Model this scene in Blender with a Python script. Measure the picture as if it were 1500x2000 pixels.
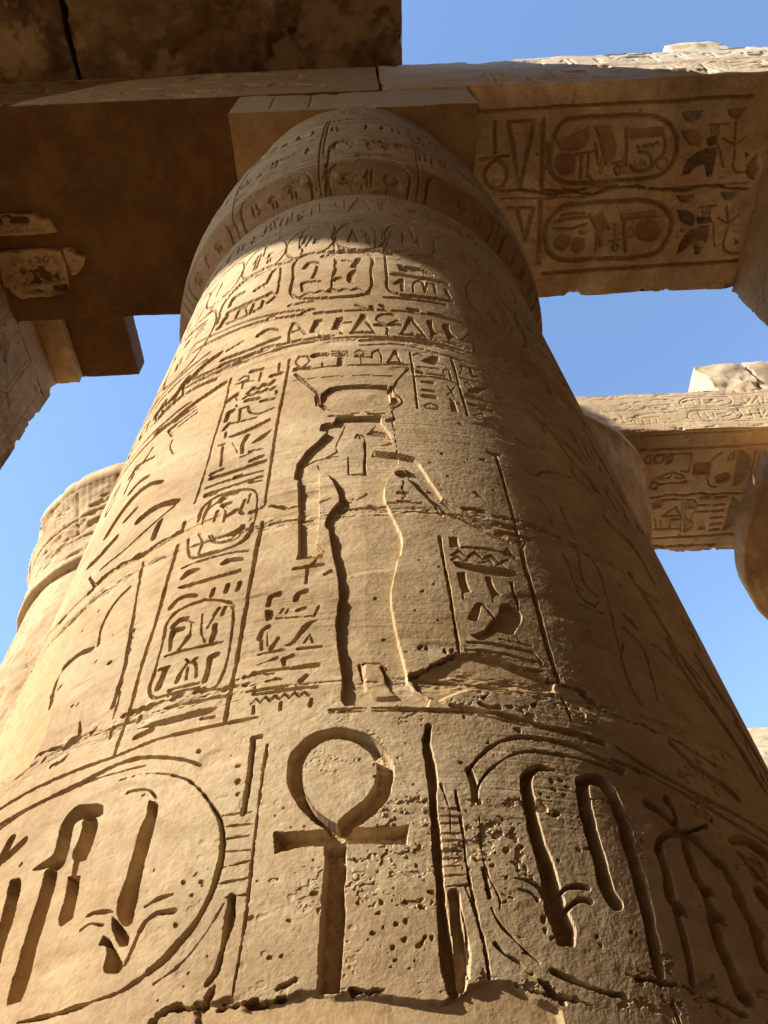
import bpy, math, random
import numpy as np
from mathutils import Vector, Matrix, Quaternion
QF = 0.95

# ------------------------------------------------------------------ camera, sky, sun, exposure
scene = bpy.context.scene
C = scene.collection
for o in list(bpy.data.objects):
    bpy.data.objects.remove(o)
GROUND = -1.6                         # the ground lies 1.6 m under the camera
yaw, pitch, roll = 0.011194805, 0.90391385, -0.0567518
fwd = Vector((math.sin(yaw)*math.cos(pitch), math.cos(yaw)*math.cos(pitch), math.sin(pitch)))
rgt = Vector((math.cos(yaw), -math.sin(yaw), 0))
upv = rgt.cross(fwd)
r2 = rgt*math.cos(roll) + upv*math.sin(roll)
u2 = -rgt*math.sin(roll) + upv*math.cos(roll)
cd = bpy.data.cameras.new('camera')
cam = bpy.data.objects.new('camera', cd); C.objects.link(cam)
cam.matrix_world = Matrix((( r2.x, u2.x, -fwd.x, 0), (r2.y, u2.y, -fwd.y, 0), (r2.z, u2.z, -fwd.z, 0), (0, 0, 0, 1)))
cd.sensor_fit = 'VERTICAL'; cd.sensor_height = 24.0; cd.lens = 24.0*1444/2000
cd.clip_start = 0.05; cd.clip_end = 3000
scene.camera = cam

SUN_EL = math.radians(33.0)
sun_h = Vector((-0.927, -0.375, 0)).normalized()
sun_dir = Vector((sun_h.x*math.cos(SUN_EL), sun_h.y*math.cos(SUN_EL), math.sin(SUN_EL)))
world = bpy.data.worlds.new('World'); scene.world = world; world.use_nodes = True
nt = world.node_tree; nt.nodes.clear()
sky = nt.nodes.new('ShaderNodeTexSky'); sky.sky_type = 'NISHITA'; sky.sun_disc = False
sky.sun_elevation = SUN_EL; sky.sun_rotation = math.atan2(sun_h.x, sun_h.y)
sky.altitude = 1200; sky.air_density = 1.0; sky.dust_density = 0.0; sky.ozone_density = 1.7
bg = nt.nodes.new('ShaderNodeBackground'); bg.inputs['Strength'].default_value = 0.15
wo = nt.nodes.new('ShaderNodeOutputWorld')
nt.links.new(sky.outputs[0], bg.inputs[0]); nt.links.new(bg.outputs[0], wo.inputs[0])
ld = bpy.data.lights.new('sun', 'SUN'); ld.energy = 3.45; ld.angle = math.radians(0.53); ld.color = (1.0, 0.945, 0.84)
sun = bpy.data.objects.new('sun', ld); C.objects.link(sun)
sun.rotation_mode = 'QUATERNION'; sun.rotation_quaternion = (-sun_dir).to_track_quat('-Z', 'Y')
scene.view_settings.view_transform = 'Standard'; scene.view_settings.look = 'None'
scene.view_settings.gamma = 1.0; scene.view_settings.exposure = 1.58
scene.cycles.max_bounces = 10; scene.cycles.diffuse_bounces = 8

# ------------------------------------------------------------------ carved signs, in millimetres on the surface they are cut into
# s: cut of varying width, c: crack, z: water-sign zigzag, p: sunk sign, q: sunk sign with paint left in it,
# m: smooth mortar repair, r: rounded body in sunk relief, o: pit
COLUMN_CARVING = '''r 14 203|-64,2243 94,2250 94,2204 110,2168 122,2133 131,2115 124,2097 130,2081 117,2059 76,2051 66,2031 63,2014 102,2008 145,2001 143,1953 121,1898 102,1847 92,1818 89,1776 95,1729 112,1664 128,1603 132,1555 124,1503 116,1486 105,1428 91,1360 91,1308 97,1230 105,1163 115,1094 115,1067 128,1044 161,1014 155,994 -25,1003 -34,1019 -31,1081 -39,1139 -46,1200 -49,1265 -42,1338 -46,1410 -58,1495 -62,1512 -69,1565 -76,1620 -88,1640 -85,1677 -70,1714 -57,1738 -46,1753 -50,1792 -65,1850 -83,1893 -108,1932 -110,1887 -107,1794 -105,1700 -105,1594 -108,1565 -94,1543 -82,1521 -89,1505 -161,1509 -157,1534 -163,1630 -171,1760 -180,1889 -193,1896 -189,1982 -164,2047 -129,2097 -95,2158 -121,2171 -117,2208 -96,2217 -75,2213
r 11 91|127,1992 189,1983 206,1957 225,1896 249,1821 266,1770 295,1734 331,1707 372,1678 407,1650 444,1631 496,1633 491,1609 446,1617 408,1628 363,1653 323,1681 282,1712 245,1729 231,1735 201,1789 166,1853 157,1924 140,1941
r 12 111|-128,2379 -125,2434 -94,2479 -32,2487 33,2485 94,2480 126,2479 130,2400 135,2350 123,2312 64,2296 -7,2286 -80,2311 -110,2339
s 20|-30,716,16.8 -61,736,15.4 -93,767,18.7 -117,813,24.7 -123,854,29.9 -111,899,33.0 -78,927,30.1 -37,934,27.8 3,922,27.0 40,891,28.2 57,853,30.4 52,809,33.6 33,773,36.0 2,746,35.0 -21,731,25.3 -30,716,14.0
p 20|-154,727 -114,723 -61,722 -44,725 -30,711 -14,721 25,720 94,723 91,688 47,690 -14,693 -53,692 -99,693 -150,684
p 24|-56,692 -20,690 -21,612 -23,537 -25,483 -28,449 -64,451 -61,512 -58,614
s 16|-202,947,12.3 -218,946,11.3 -216,888,10.1 -216,814,9.9 -219,773,9.8
s 16|-217,614,10.1 -217,569,10.0 -224,532,9.9 -230,500,9.7
s 5|-186,923,5.5 -189,822,5.2 -190,693,4.8 -190,581,4.5 -194,509,4.4 -198,459,4.3
s 4|-260,775,2.7 -202,774,2.7
s 4|-255,751,2.6 -199,749,2.6
s 4|-249,726,2.6 -197,726,2.6
s 4|-244,700,2.5 -195,697,2.4
s 4|-243,670,2.5 -195,677,2.5
s 4|-247,642,2.4 -193,645,2.4
s 4|-250,615,2.3 -191,616,2.3
s 20|151,944,12.8 144,904,15.7 148,840,19.6 146,758,15.2 145,689,15.3 144,623,14.0 143,576,16.1 143,518,20.9 146,469,22.1 149,446,20.1
s 5|156,758,3.4 190,757,3.4
s 5|156,742,3.3 192,742,3.3
s 5|155,727,3.2 194,729,3.2
s 5|154,707,3.2 193,708,3.2
s 5|153,693,3.1 192,694,3.1
s 5|153,675,3.1 191,675,3.1
s 5|151,660,3.0 189,662,3.0
s 5|152,645,3.0 189,646,3.0
s 5|152,628,2.9 192,630,2.9
s 7|153,609,3.8 194,612,3.8
s 4|176,755,2.4 173,707,2.4
s 10|191,793,6.5 194,755,6.4
s 6|164,808,3.7 174,762,3.6
m 8|-201,452 -174,442 -142,444 -114,448 -86,450 -63,451 -35,446 -18,448 17,444 53,440 72,432 99,426 136,428 165,438 201,452 192,389 -247,412 -254,452
c 14|-218,449,5.3 -201,451,5.0 -173,441,4.9 -142,442,5.2 -114,448,5.3
c 12|-13,453,3.6 17,449,3.6 42,451,3.6
c 14|72,430,4.5 99,424,4.4 135,426,4.4 165,436,4.4
c 10|-127,461,6.1 -110,467,6.2 -96,474,6.2
o 10.6|-263,911
o 10.4|-243,882
o 11.6|-240,846
o 9.8|-236,816
o 11.7|6,868
o 8.5|-78,666
o 6.6|-144,672
o 10.8|-114,564
o 7.1|-105,549
o 12.4|-77,607
o 11|-180,575
o 10.2|-141,508
o 10.2|-123,510
o 7.5|-157,518
o 6.3|-104,515
o 11.2|-77,498
o 10.4|1,585
o 11|41,584
o 10.8|36,567
o 14.7|64,548
o 10.1|80,552
o 13.4|24,535
o 11.5|17,525
o 15.2|108,575
o 15.6|130,600
o 12.6|76,522
o 11.4|58,511
o 12.7|122,524
o 12.6|105,517
o 8.4|59,491
o 11|55,482
o 8.4|97,490
o 7.4|108,505
o 7|43,544
o 8.5|-1,659
o 15.5|59,744
o 9.1|-98,732
o 11.9|-122,733
o 11|105,646
o 7.4|113,683
o 10.6|53,746
o 11.6|35,854
o 12.8|36,828
o 5.8|-141,638
o 5.8|-177,638
o 5|-98,618
o 9.2|131,750
o 10.9|131,775
o 5|-155,760
o 5.8|-139,773
o 6|111,808
o 6.4|36,638
o 5|63,608
o 5.5|84,583
o 5.1|-7,627
o 3.8|-36,470
s 14|223,843,7.4 245,869,7.5 275,898,7.8 308,919,8.4 344,930,9.2 382,933,9.8 425,932,10.2 468,927,10.9 513,912,11.4 552,900,11.7 581,887,12.2
s 10|226,777,5.1 237,805,5.2 258,836,5.3 292,866,5.5 328,888,6.0 367,898,6.6 418,899,7.0 468,897,7.3 523,891,7.7 575,882,7.8
s 10|223,842,15.0 229,820,14.2 228,779,13.6
s 9|195,742,5.3 196,695,5.1 195,641,5.0 198,596,4.9 201,553,4.8 207,512,4.6 208,464,4.5
s 6|188,607,3.1 198,567,3.0
s 12|166,595,20.8 165,539,20.1 166,486,19.3 160,452,18.6
s 8|174,464,3.8 179,512,4.0 175,572,4.2 170,604,4.3
s 5|231,740,3.3 227,689,3.2 227,648,3.2
s 12|224,641,8.3 226,617,8.2 228,593,8.1
s 7|227,648,3.3 235,617,3.2 245,585,3.1 242,571,2.9
s 7|228,573,4.4 236,551,4.4 256,527,4.4 275,506,4.3 295,488,4.3
s 10|225,515,5.4 239,500,5.3 260,487,5.3 274,472,5.4
s 14|313,477,7.5 336,467,7.4 369,456,7.3 399,448,7.0 432,446,6.7
p 26|332,839 325,800 324,757 322,715 326,669 327,631 327,601 325,577 329,552 333,517 361,516 370,546 366,565 362,591 361,609 359,652 351,690 348,737 348,788 351,830 366,850 408,859 376,866 348,856
s 12|280,627,2.6 304,623,6.7 321,612,9.3 327,598,10.5
s 10|282,607,2.5 303,602,6.0 313,591,7.6
s 14|361,607,8.0 373,615,8.3 394,620,9.2 415,618,9.8
s 14|361,575,7.8 376,587,7.9 394,596,8.6 413,594,9.5
s 26|464,837,28.4 455,778,28.0 453,721,28.1 455,668,27.4 454,617,27.4 463,597,28.8
s 26|465,841,21.1 488,852,24.4 514,849,32.3 527,826,32.2
s 26|527,826,28.6 534,783,29.7 532,718,29.4 530,651,27.9 525,589,24.8 517,530,21.3 510,486,17.1
o 22.5|390,761
o 18.6|394,831
o 17.3|414,837
o 18.6|425,823
o 18.4|397,812
o 16.8|413,803
o 15.9|365,801
o 14.1|270,678
o 14.4|255,704
o 13|304,687
o 12.2|264,627
o 11.2|240,648
o 18.6|411,535
o 14.3|411,521
o 14.5|316,559
o 14.2|315,540
o 11.3|324,526
o 9.1|427,573
o 12|479,549
o 14.8|435,695
o 14.7|416,690
o 12.9|369,665
o 10.9|310,667
o 13.4|266,732
o 24.2|236,774
o 9.3|273,909
o 20.2|347,948
o 11.1|209,858
o 9.8|397,671
o 6.9|344,751
o 6.6|396,491
o 13.7|133,775
o 6.9|112,681
o 14.3|108,575
o 16.4|110,526
o 13.5|101,513
o 11|105,647
o 11.6|91,490
o 8.2|227,513
o 10.8|245,497
c 12|253,452,5.2 285,443,5.1 324,439,5.1 356,431,5.3 391,423,5.3
c 14|274,472,8.8 294,458,8.9 312,439,8.9 321,430,8.9
m 9|53,439 95,430 126,426 153,437 182,450 210,459 244,461 264,450 283,433 308,422 317,413 331,402 323,370 50,372
s 16|616,819,20.8 641,807,22.2 676,774,22.9
s 14|677,838,27.7 682,820,17.5 678,772,8.1
s 14|690,771,8.8 729,786,8.8 769,804,8.8
s 16|672,765,16.9 638,754,15.6 613,737,15.9 602,713,20.9 602,694,22.9 600,663,21.5 592,616,23.3 612,601,23.1
s 16|683,757,22.6 676,719,23.2 675,676,24.7 682,651,25.6 701,651,17.7
s 16|703,765,26.3 730,747,27.7 749,722,27.8 766,714,29.4 773,688,28.4 781,656,28.1
s 14|680,647,21.0 683,616,22.0 702,598,21.4
s 14|592,595,18.3 590,561,17.6 584,519,16.4 574,478,15.5
s 16|676,594,30.7 670,546,31.4 677,509,31.9 677,469,32.3 693,465,23.8
s 14|769,653,27.9 780,619,27.8 790,592,27.9
s 14|778,590,22.9 771,555,22.8 769,528,23.2
s 20|830,783,17.4 871,799,21.7 917,799,33.1 958,784,40.0
s 8|840,760,12.3 861,737,12.3 898,706,12.5
s 14|857,676,42.3 868,663,42.6
s 9|584,947,9.4 627,925,9.4 696,899,9.4 778,881,9.4 896,867,10.1 1013,855,10.9
s 8|558,912,8.3 640,893,8.6 737,869,9.3 841,843,9.9 987,823,10.4
c 9|542,1052,6.3 593,1048,6.7 641,1034,6.7 698,1034,6.9 752,1024,7.5 799,1018,7.9 845,1008,8.5 935,992,8.8
s 12|762,1006,22.2 792,979,22.0 842,955,21.1 901,939,22.0 940,922,24.2
s 9|964,1433,26.2 969,1348,27.9 999,1267,31.5 1043,1210,34.3 1090,1158,38.1 1125,1091,40.5 1143,1031,41.0
s 7|1143,1474,38.8 1164,1383,43.2 1240,1299,48.0
s 8|1187,1325,48.0 1210,1256,48.0 1267,1208,48.0 1299,1137,48.0
s 6|733,1308,9.1 702,1243,10.4 697,1166,12.4 709,1105,13.1
c 14|447,479,5.1 492,474,5.1 517,470,5.0 555,470,5.3 567,463,5.9 603,455,5.6 640,447,5.9 672,436,6.3
c 10|521,445,4.8 522,412,4.7
p 24|-693,763 -662,774 -647,780 -647,813 -653,845 -645,866 -627,880 -594,877 -553,861 -546,842 -567,839 -596,846 -615,837 -611,810 -606,779 -606,748 -619,741 -640,753 -679,759
p 22|-591,845 -567,839 -547,818 -546,785 -551,747 -578,751 -588,760 -584,802
p 22|-582,718 -551,713 -544,660 -541,632 -561,624 -570,632 -574,676
s 8|-574,753,10.8 -568,714,10.5
p 24|-652,749 -621,741 -611,695 -610,644 -608,592 -603,530 -605,509 -636,508 -641,543 -643,597 -646,659 -646,707
p 22|-758,759 -730,754 -715,733 -709,704 -702,663 -701,626 -694,588 -715,593 -735,662 -745,707
s 16|-828,821,29.4 -818,864,29.5
s 16|-807,825,21.7 -762,845,21.2
p 24|-432,843 -416,834 -406,809 -405,766 -407,728 -407,685 -405,638 -404,596 -415,594 -443,624 -441,667 -438,708 -437,759 -430,803 -432,830
s 8|-493,876,6.1 -468,876,5.6 -438,867,4.6 -417,845,4.4
p 16|-452,620 -429,601 -405,574 -403,561 -418,562 -440,591
p 18|-462,572 -459,585 -443,577 -422,552 -403,527 -409,520 -437,524 -446,564
s 8|-507,628,5.2 -488,631,4.5 -450,625,4.2
s 8|-512,605,5.7 -497,612,4.5 -465,605,3.9
s 12|-384,582,10.1 -377,595,10.1 -357,606,8.7 -324,605,7.9
s 8|-384,622,5.1 -362,631,5.0 -334,636,4.8
s 6|-384,584,3.8 -392,552,3.7 -399,529,3.7
s 14|-392,892,2.8 -349,869,2.6 -313,835,3.8 -286,800,4.9 -263,764,7.5 -254,731,10.5 -250,694,12.2 -253,653,11.7 -263,615,10.5 -281,577,12.7 -303,550,14.0 -329,524,13.7 -350,511,12.6
s 12|-350,511,6.7 -374,497,6.5 -403,486,6.0 -440,481,5.8 -490,474,5.7 -541,472,5.5 -596,474,5.5
s 9|-928,935,10.8 -900,934,10.0 -775,933,9.4 -670,938,9.1 -596,947,8.9 -534,957,8.3 -481,955,7.1 -423,941,6.4 -367,921,6.0 -328,900,5.7
s 6|-462,931,4.6 -528,934,4.7 -592,936,5.1 -694,933,5.5 -803,930,6.2 -891,920,7.0
s 3|-521,912,2.7 -457,910,2.5 -392,892,2.3
s 6|-233,605,4.1 -259,558,4.1 -296,514,4.0 -336,491,3.8
s 18|-222,616,9.5 -222,576,9.3 -225,529,9.2 -231,494,9.4 -243,480,9.3
s 9|-936,988,10.0 -893,987,9.5 -803,986,8.7 -727,984,7.9 -628,982,7.5 -542,982,7.4 -457,993,7.2 -373,994,6.8 -290,995,6.6 -217,997,6.6
p 16|-717,1136 -692,1082 -710,1072 -743,1068 -756,1079 -737,1095 -710,1098
c 10|-882,1094,11.7 -837,1099,9.2 -761,1083,7.9
c 10|-766,1031,9.4 -727,1034,10.2 -715,1043,11.8
o 23.6|-660,1084
o 24.7|-808,1067
o 10.8|-296,664
o 8.8|-316,653
o 9.5|-273,672
o 9.4|-283,651
o 8.6|-296,628
o 13.5|-339,936
o 10|-263,912
o 10.5|-244,882
o 10.2|-241,848
o 10.7|-237,817
o 9.1|-539,544
o 7.7|-315,579
o 8|-283,480
o 6.2|-279,642
o 23.9|-742,786
o 7|-278,499
o 11.5|-183,574
o 9.2|-448,861
o 6|-452,678
o 6.6|-383,687
o 5|-250,522
o 5.8|-324,465
c 16|-328,432,12.7 -317,445,12.2 -298,453,10.2 -281,447,9.2 -265,446,10.0 -241,450,11.8 -231,474,12.3
c 14|-220,444,7.4 -190,446,7.4 -158,447,7.3
c 10|-322,899,4.8 -313,909,4.8 -305,920,4.8
s 9|-558,1830,12.3 -558,1721,11.7 -556,1560,10.9 -552,1410,10.3 -554,1312,10.0 -555,1222,9.5 -551,1106,9.1 -556,1041,9.1 -558,987,8.8
s 10|-276,1703,12.3 -280,1572,11.7 -282,1460,11.1 -283,1350,10.6 -283,1278,10.3 -284,1189,10.0 -286,1112,9.6 -288,1049,9.3 -288,996,9.0
s 8|-306,1713,8.9 -316,1660,9.8 -338,1629,12.2 -389,1615,12.2 -443,1615,11.3 -491,1629,7.8 -512,1673,7.5 -525,1736,8.3
s 5|-438,1710,4.0 -420,1670,4.3 -384,1651,6.4 -347,1656,6.8 -332,1706,5.6
s 8|-378,1684,16.2 -346,1687,16.5 -338,1708,13.2
s 6|-490,1743,7.3 -467,1683,7.9 -470,1638,9.4
s 6|-512,1594,8.9 -462,1597,8.7 -418,1596,8.3 -365,1594,7.9 -307,1584,7.6
p 9|-388,1559 -372,1571 -318,1557 -314,1545 -348,1549 -379,1548
p 10|-510,1546 -495,1568 -468,1571 -444,1560 -462,1553 -485,1545 -503,1539
p 10|-507,1509 -445,1508 -372,1508 -318,1513 -315,1499 -370,1494 -442,1494 -497,1500
s 10|-390,1428,13.2 -389,1454,13.3
s 10|-350,1428,13.4 -347,1457,13.5
s 10|-316,1427,13.0 -313,1455,13.2
s 10|-514,1432,17.0 -498,1454,17.7 -467,1458,14.2 -438,1445,12.0
s 8|-408,1419,8.3 -355,1397,7.8 -326,1376,6.1 -315,1335,6.4 -310,1268,6.5 -309,1185,6.5 -315,1134,6.9 -327,1107,8.2 -360,1101,7.9
s 8|-408,1419,10.4 -458,1415,11.0 -492,1403,11.9 -511,1373,9.5 -508,1317,8.1 -508,1254,8.0 -507,1193,7.8 -509,1152,6.5 -488,1120,5.8 -451,1117,7.7 -406,1116,7.6 -371,1114,7.4
s 10|-488,1352,17.6 -473,1367,17.4 -452,1364,14.3
s 10|-484,1302,13.9 -483,1332,19.0 -455,1330,16.1
s 10|-483,1296,11.3 -478,1265,11.1
s 10|-450,1261,13.8 -436,1285,13.8 -429,1297,13.8
s 7|-433,1343,6.0 -427,1299,5.9
s 5|-448,1355,4.1 -420,1338,4.1
s 7|-405,1364,6.4 -395,1294,5.8 -380,1260,5.3
s 9|-369,1348,11.2 -360,1370,11.3
s 9|-347,1344,9.8 -343,1368,9.9
s 7|-381,1310,7.5 -370,1339,7.5
s 11|-362,1263,16.7 -359,1288,16.1 -361,1312,15.5
s 9|-487,1249,9.0 -424,1249,8.7 -332,1246,8.5
s 11|-484,1148,16.3 -478,1183,16.4 -475,1204,16.3
s 9|-494,1209,8.4 -468,1207,8.4
s 9|-434,1150,10.1 -427,1182,10.7 -417,1200,11.4
s 9|-409,1150,6.6 -412,1188,6.7
s 9|-384,1150,7.2 -388,1180,6.8 -398,1199,6.3
s 8|-407,1200,4.7 -424,1218,4.8
s 8|-406,1201,8.0 -394,1212,8.0
s 10|-357,1130,12.2 -355,1171,12.3 -356,1203,14.9 -339,1208,16.3
s 8|-452,1130,6.7 -418,1130,6.7 -374,1129,6.6
c 12|-572,1094,12.3 -530,1099,11.7 -483,1098,11.3 -430,1101,11.1 -369,1103,10.5 -292,1096,10.3 -244,1098,10.4
c 10|-450,1112,10.8 -409,1110,10.5 -361,1103,10.2
s 8|-364,1075,6.3 -314,1077,6.3
p 10|-474,1045 -409,1045 -343,1049 -313,1044 -324,1034 -380,1029 -436,1030 -512,1042
s 8|-348,1021,7.6 -317,1019,7.5
s 10|-512,1017,12.5 -486,1022,12.4 -469,1025,12.2
s 8|-520,1064,9.3 -514,1074,9.3
s 8|-589,1041,7.8 -591,1077,8.0
s 5|-686,1715,6.1 -658,1535,5.4 -636,1423,5.2 -633,1360,5.1 -614,1263,4.7 -598,1144,4.6 -599,1099,4.9
s 9|-685,1830,16.1 -678,1904,16.4
s 9|-985,1979,35.9 -921,1992,34.5
m 4|-946,1777 -888,1768 -764,1756 -638,1758 -547,1781 -419,1801 -411,1755 -537,1734 -612,1711 -692,1710 -866,1717
s 10|-224,1347,13.7 -220,1378,17.0 -200,1383,19.0
s 10|-153,1351,13.1 -145,1375,15.4 -128,1381,17.1
p 10|-231,1328 -211,1323 -205,1295 -224,1287
s 6|-189,1309,5.2 -184,1323,5.2
s 6|-174,1306,4.8 -170,1321,4.9
s 8|-146,1313,10.0 -127,1319,10.0
s 6|-197,1293,5.3 -144,1288,5.3 -102,1285,5.3 -92,1317,4.3
p 9|-172,1198 -152,1212 -130,1253 -114,1268 -92,1271 -109,1253 -132,1223 -151,1198
s 6|-123,1200,4.3 -110,1226,5.0 -102,1198,3.6
s 9|-234,1232,12.6 -228,1259,14.1 -216,1268,15.9
s 9|-226,1197,8.4 -229,1225,8.5
s 6|-212,1205,4.2 -216,1245,4.3
s 9|-203,1195,11.3 -188,1223,11.3
s 7|-233,1183,5.6 -171,1187,5.6
s 8|-138,1184,6.5 -81,1183,6.5
s 9|-167,1139,9.6 -169,1157,12.2 -149,1164,13.3
s 5|-231,1151,4.5 -185,1163,4.5
s 10|-231,1125,10.6 -191,1127,10.5 -139,1126,10.4 -87,1127,10.4
c 11|-274,1114,13.2 -250,1119,12.7 -190,1117,12.4
c 10|-239,1092,9.4 -188,1097,9.3 -168,1096,9.0
s 9|-124,1084,11.4 -113,1098,11.4
s 9|-232,1063,8.8 -185,1062,8.8 -127,1063,8.8 -87,1062,8.7
z 7 11.6|-234,1043,4.8 -92,1046,4.8
s 9|-226,1011,7.1 -226,1029,7.2
s 9|-165,1010,6.9 -165,1028,7.0
s 9|-100,1010,7.0 -97,1028,7.0
s 6|-231,1073,5.8 -230,1085,5.9
s 9|-165,1471,9.9 -128,1474,9.9 -87,1478,9.9
s 7|-121,1477,6.0 -102,1505,6.0
s 9|-128,1464,9.4 -129,1411,9.2
s 8|-81,1436,11.5 -66,1448,11.5
s 9|7,1127,6.0 15,1077,5.9
m 8|18,1129 56,1127 73,1069 84,1032 47,1030 23,1050
s 9|59,1113,7.1 73,1069,7.0
s 7|18,1129,6.8 56,1127,6.8
s 8|-57,995,5.0 10,994,5.0 90,991,5.0 151,989,5.0 199,989,5.0 257,987,5.1 315,983,5.2
s 5|-57,988,3.9 30,986,3.9 150,983,4.0 252,980,4.1 354,965,4.2 440,958,4.3 551,943,4.4
s 11|307,986,13.7 357,978,13.9 419,965,13.9 487,964,14.4 553,950,15.2
s 7|205,1001,9.3 233,998,9.4 274,990,9.3 312,989,9.2
s 11|269,1011,10.9 292,1001,10.5 313,1008,9.4
s 9|238,1589,8.8 238,1489,8.5 241,1392,8.2 241,1289,7.8 242,1213,7.6 242,1159,7.4
s 12|483,1610,14.0 477,1526,13.9 478,1449,13.8 479,1355,13.1 475,1267,12.4 474,1198,12.4 476,1145,12.3 479,1105,12.2
s 9|486,1717,10.9 484,1662,10.6 481,1601,10.2
s 9|477,1061,9.8 480,1024,9.6 481,994,9.4
p 10|264,1589 288,1595 294,1553 263,1546
s 8|298,1553,10.0 359,1558,10.3 426,1555,10.8 452,1546,11.3
s 6|436,1578,4.8 419,1549,7.0 452,1542,4.7 436,1578,7.3
z 7 21.8|264,1523,9.8 354,1524,10.1 449,1513,10.5
z 6 18.1|261,1501,8.0 351,1504,8.3 437,1494,8.6
p 12|266,1486 295,1483 347,1482 402,1486 441,1485 449,1478 413,1455 369,1449 312,1455 272,1469
s 5|406,1448,5.1 456,1476,5.1
p 10|271,1440 293,1447 294,1399 299,1372 279,1362 274,1340 272,1382
p 10|346,1438 365,1442 366,1398 381,1376 360,1361 354,1339 350,1381
p 10|413,1435 427,1436 423,1390 428,1363 421,1326 416,1374
p 10|305,1331 324,1334 308,1285 297,1265 276,1270 294,1309
s 8|324,1327,7.8 348,1283,7.7
p 13|373,1336 399,1349 408,1337 421,1326 424,1300 406,1264 388,1234 367,1230 349,1237 327,1217 300,1200 275,1216 310,1234 335,1269 366,1308
s 6|372,1231,4.4 375,1207,4.3
s 6|396,1230,4.5 400,1209,4.5
s 9|267,1191,8.6 327,1193,8.8 398,1187,9.1 429,1184,9.2
s 5|431,1206,5.4 393,1210,5.3 349,1212,5.2
s 9|259,1166,8.3 300,1168,8.5 355,1165,8.8 420,1156,8.9 444,1155,8.8
s 5|285,1158,4.8 345,1157,4.8
s 5|433,1182,5.1 444,1155,5.0
s 8|368,1132,8.7 386,1129,8.7
s 8|395,1128,8.4 443,1129,8.4
m 9|120,1081 159,1096 197,1125 235,1151 252,1150 298,1152 343,1147 387,1131 432,1122 466,1101 459,1073 409,1060 327,1056 248,1047 204,1028 178,1017 134,1041
c 12|120,1082,7.2 160,1098,7.0 197,1128,6.8 235,1154,7.0
c 16|452,1105,16.9 475,1099,16.6 522,1093,17.6 566,1071,19.0 577,1058,19.1
o 20.5|280,1028
o 20.4|341,1009
o 18.9|396,1022
o 16.6|314,1003
o 13.7|51,1345
o 13.5|65,1203
o 9.6|-9,1431
o 20.3|147,1165
o 15.3|165,1165
o 16.1|225,1460
o 10.9|201,1259
o 15.1|172,1361
o 8.2|-28,1389
o 10.1|118,1152
o 8.7|171,1482
o 9.4|203,1388
o 9.9|147,1289
o 20.3|209,1156
o 22.5|227,1163
o 8.7|159,1257
o 7.9|196,1311
o 8.9|230,971
o 11.7|91,1006
o 19.7|456,1062
o 14.9|438,1086
s 9|-237,2635,11.7 -211,2581,11.7 -173,2508,11.6 -145,2454,10.6 -133,2406,9.6 -129,2362,9.7 -108,2315,10.5
s 10|-144,2420,9.6 -139,2354,9.4
s 9|214,2631,9.2 181,2557,8.9 157,2495,8.0 149,2437,8.0 167,2395,9.7 177,2364,7.4 163,2330,9.7 136,2306,11.5
p 13|124,2457 147,2477 147,2404 163,2373 142,2326 121,2326 135,2381
c 10|138,2296,6.2 134,2205,6.0 135,2120,5.9 139,2048,5.8 137,2013,5.6
s 10|117,2219,20.6 135,2230,20.5
c 5|-45,1723,5.2 -29,1757,6.1 -7,1762,7.0 13,1775,6.4 31,1792,6.1
c 5|-24,1742,6.4 4,1725,7.0 43,1737,7.1 80,1726,7.0
c 13|-324,1769,12.9 -298,1777,12.8 -272,1790,12.1 -243,1773,9.9 -206,1752,11.0 -171,1753,11.8
c 6|-106,1754,7.0 -76,1770,7.2 -50,1774,7.3
m 3|-323,1758 -298,1777 -272,1790 -243,1772 -206,1750 -171,1752 -168,1710 -220,1710 -277,1714 -319,1721
s 8|-141,1524,7.2 -97,1519,7.2
s 9|-98,1528,14.4 -90,1527,14.4
s 6|-148,1513,6.0 -125,1527,6.0
s 7|-217,2682,6.3 -242,2745,5.9 -229,2789,13.0 -198,2779,8.7 -184,2733,6.5 -205,2684,8.7
s 9|-241,2684,19.6 -181,2668,19.9
s 10|-162,2772,39.8 -119,2765,40.1
s 9|-129,2689,11.5 -127,2673,11.5
s 6|-90,2791,10.5 -28,2778,10.7
s 6|-90,2770,10.4 -28,2758,10.6
s 6|-89,2750,10.3 -27,2738,10.5
p 9|-69,2739 -42,2734 -38,2656 -70,2662
s 6|21,2733,6.5 4,2765,4.7 22,2786,10.9 42,2765,4.8 27,2732,6.2
s 7|4,2728,11.8 68,2724,11.9
s 7|26,2719,7.0 29,2661,6.9
s 8|73,2711,7.0 77,2764,8.2 99,2785,15.7 109,2752,7.3 109,2667,6.9
s 8|136,2682,7.7 170,2786,16.4 188,2683,8.0
s 8|136,2673,15.3 194,2681,15.2
s 6|-245,2663,10.3 -151,2658,10.3 -64,2654,10.1 49,2647,10.1 222,2664,9.9
s 3|-240,2581,6.0 -119,2568,6.0 20,2560,6.0 147,2553,6.0
s 8|-543,2798,9.6 -534,2618,9.2 -532,2447,9.2 -536,2296,8.8 -534,2126,8.3 -536,1992,8.1 -539,1921,8.0
s 9|-272,2786,11.7 -272,2620,11.3 -275,2447,10.9 -279,2290,10.3 -279,2118,9.7 -278,1954,9.1 -277,1799,8.6
s 9|-278,1700,8.4 -280,1615,8.1 -278,1521,7.7
s 9|-445,2785,24.1 -391,2769,24.5
s 9|-393,2738,12.6 -392,2662,12.3
s 6|-494,2746,11.9 -476,2765,12.3 -450,2745,5.1 -449,2713,11.1 -476,2718,11.2
s 6|-502,2712,11.5 -420,2687,11.8
s 8|-467,2698,10.6 -467,2652,10.5
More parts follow.
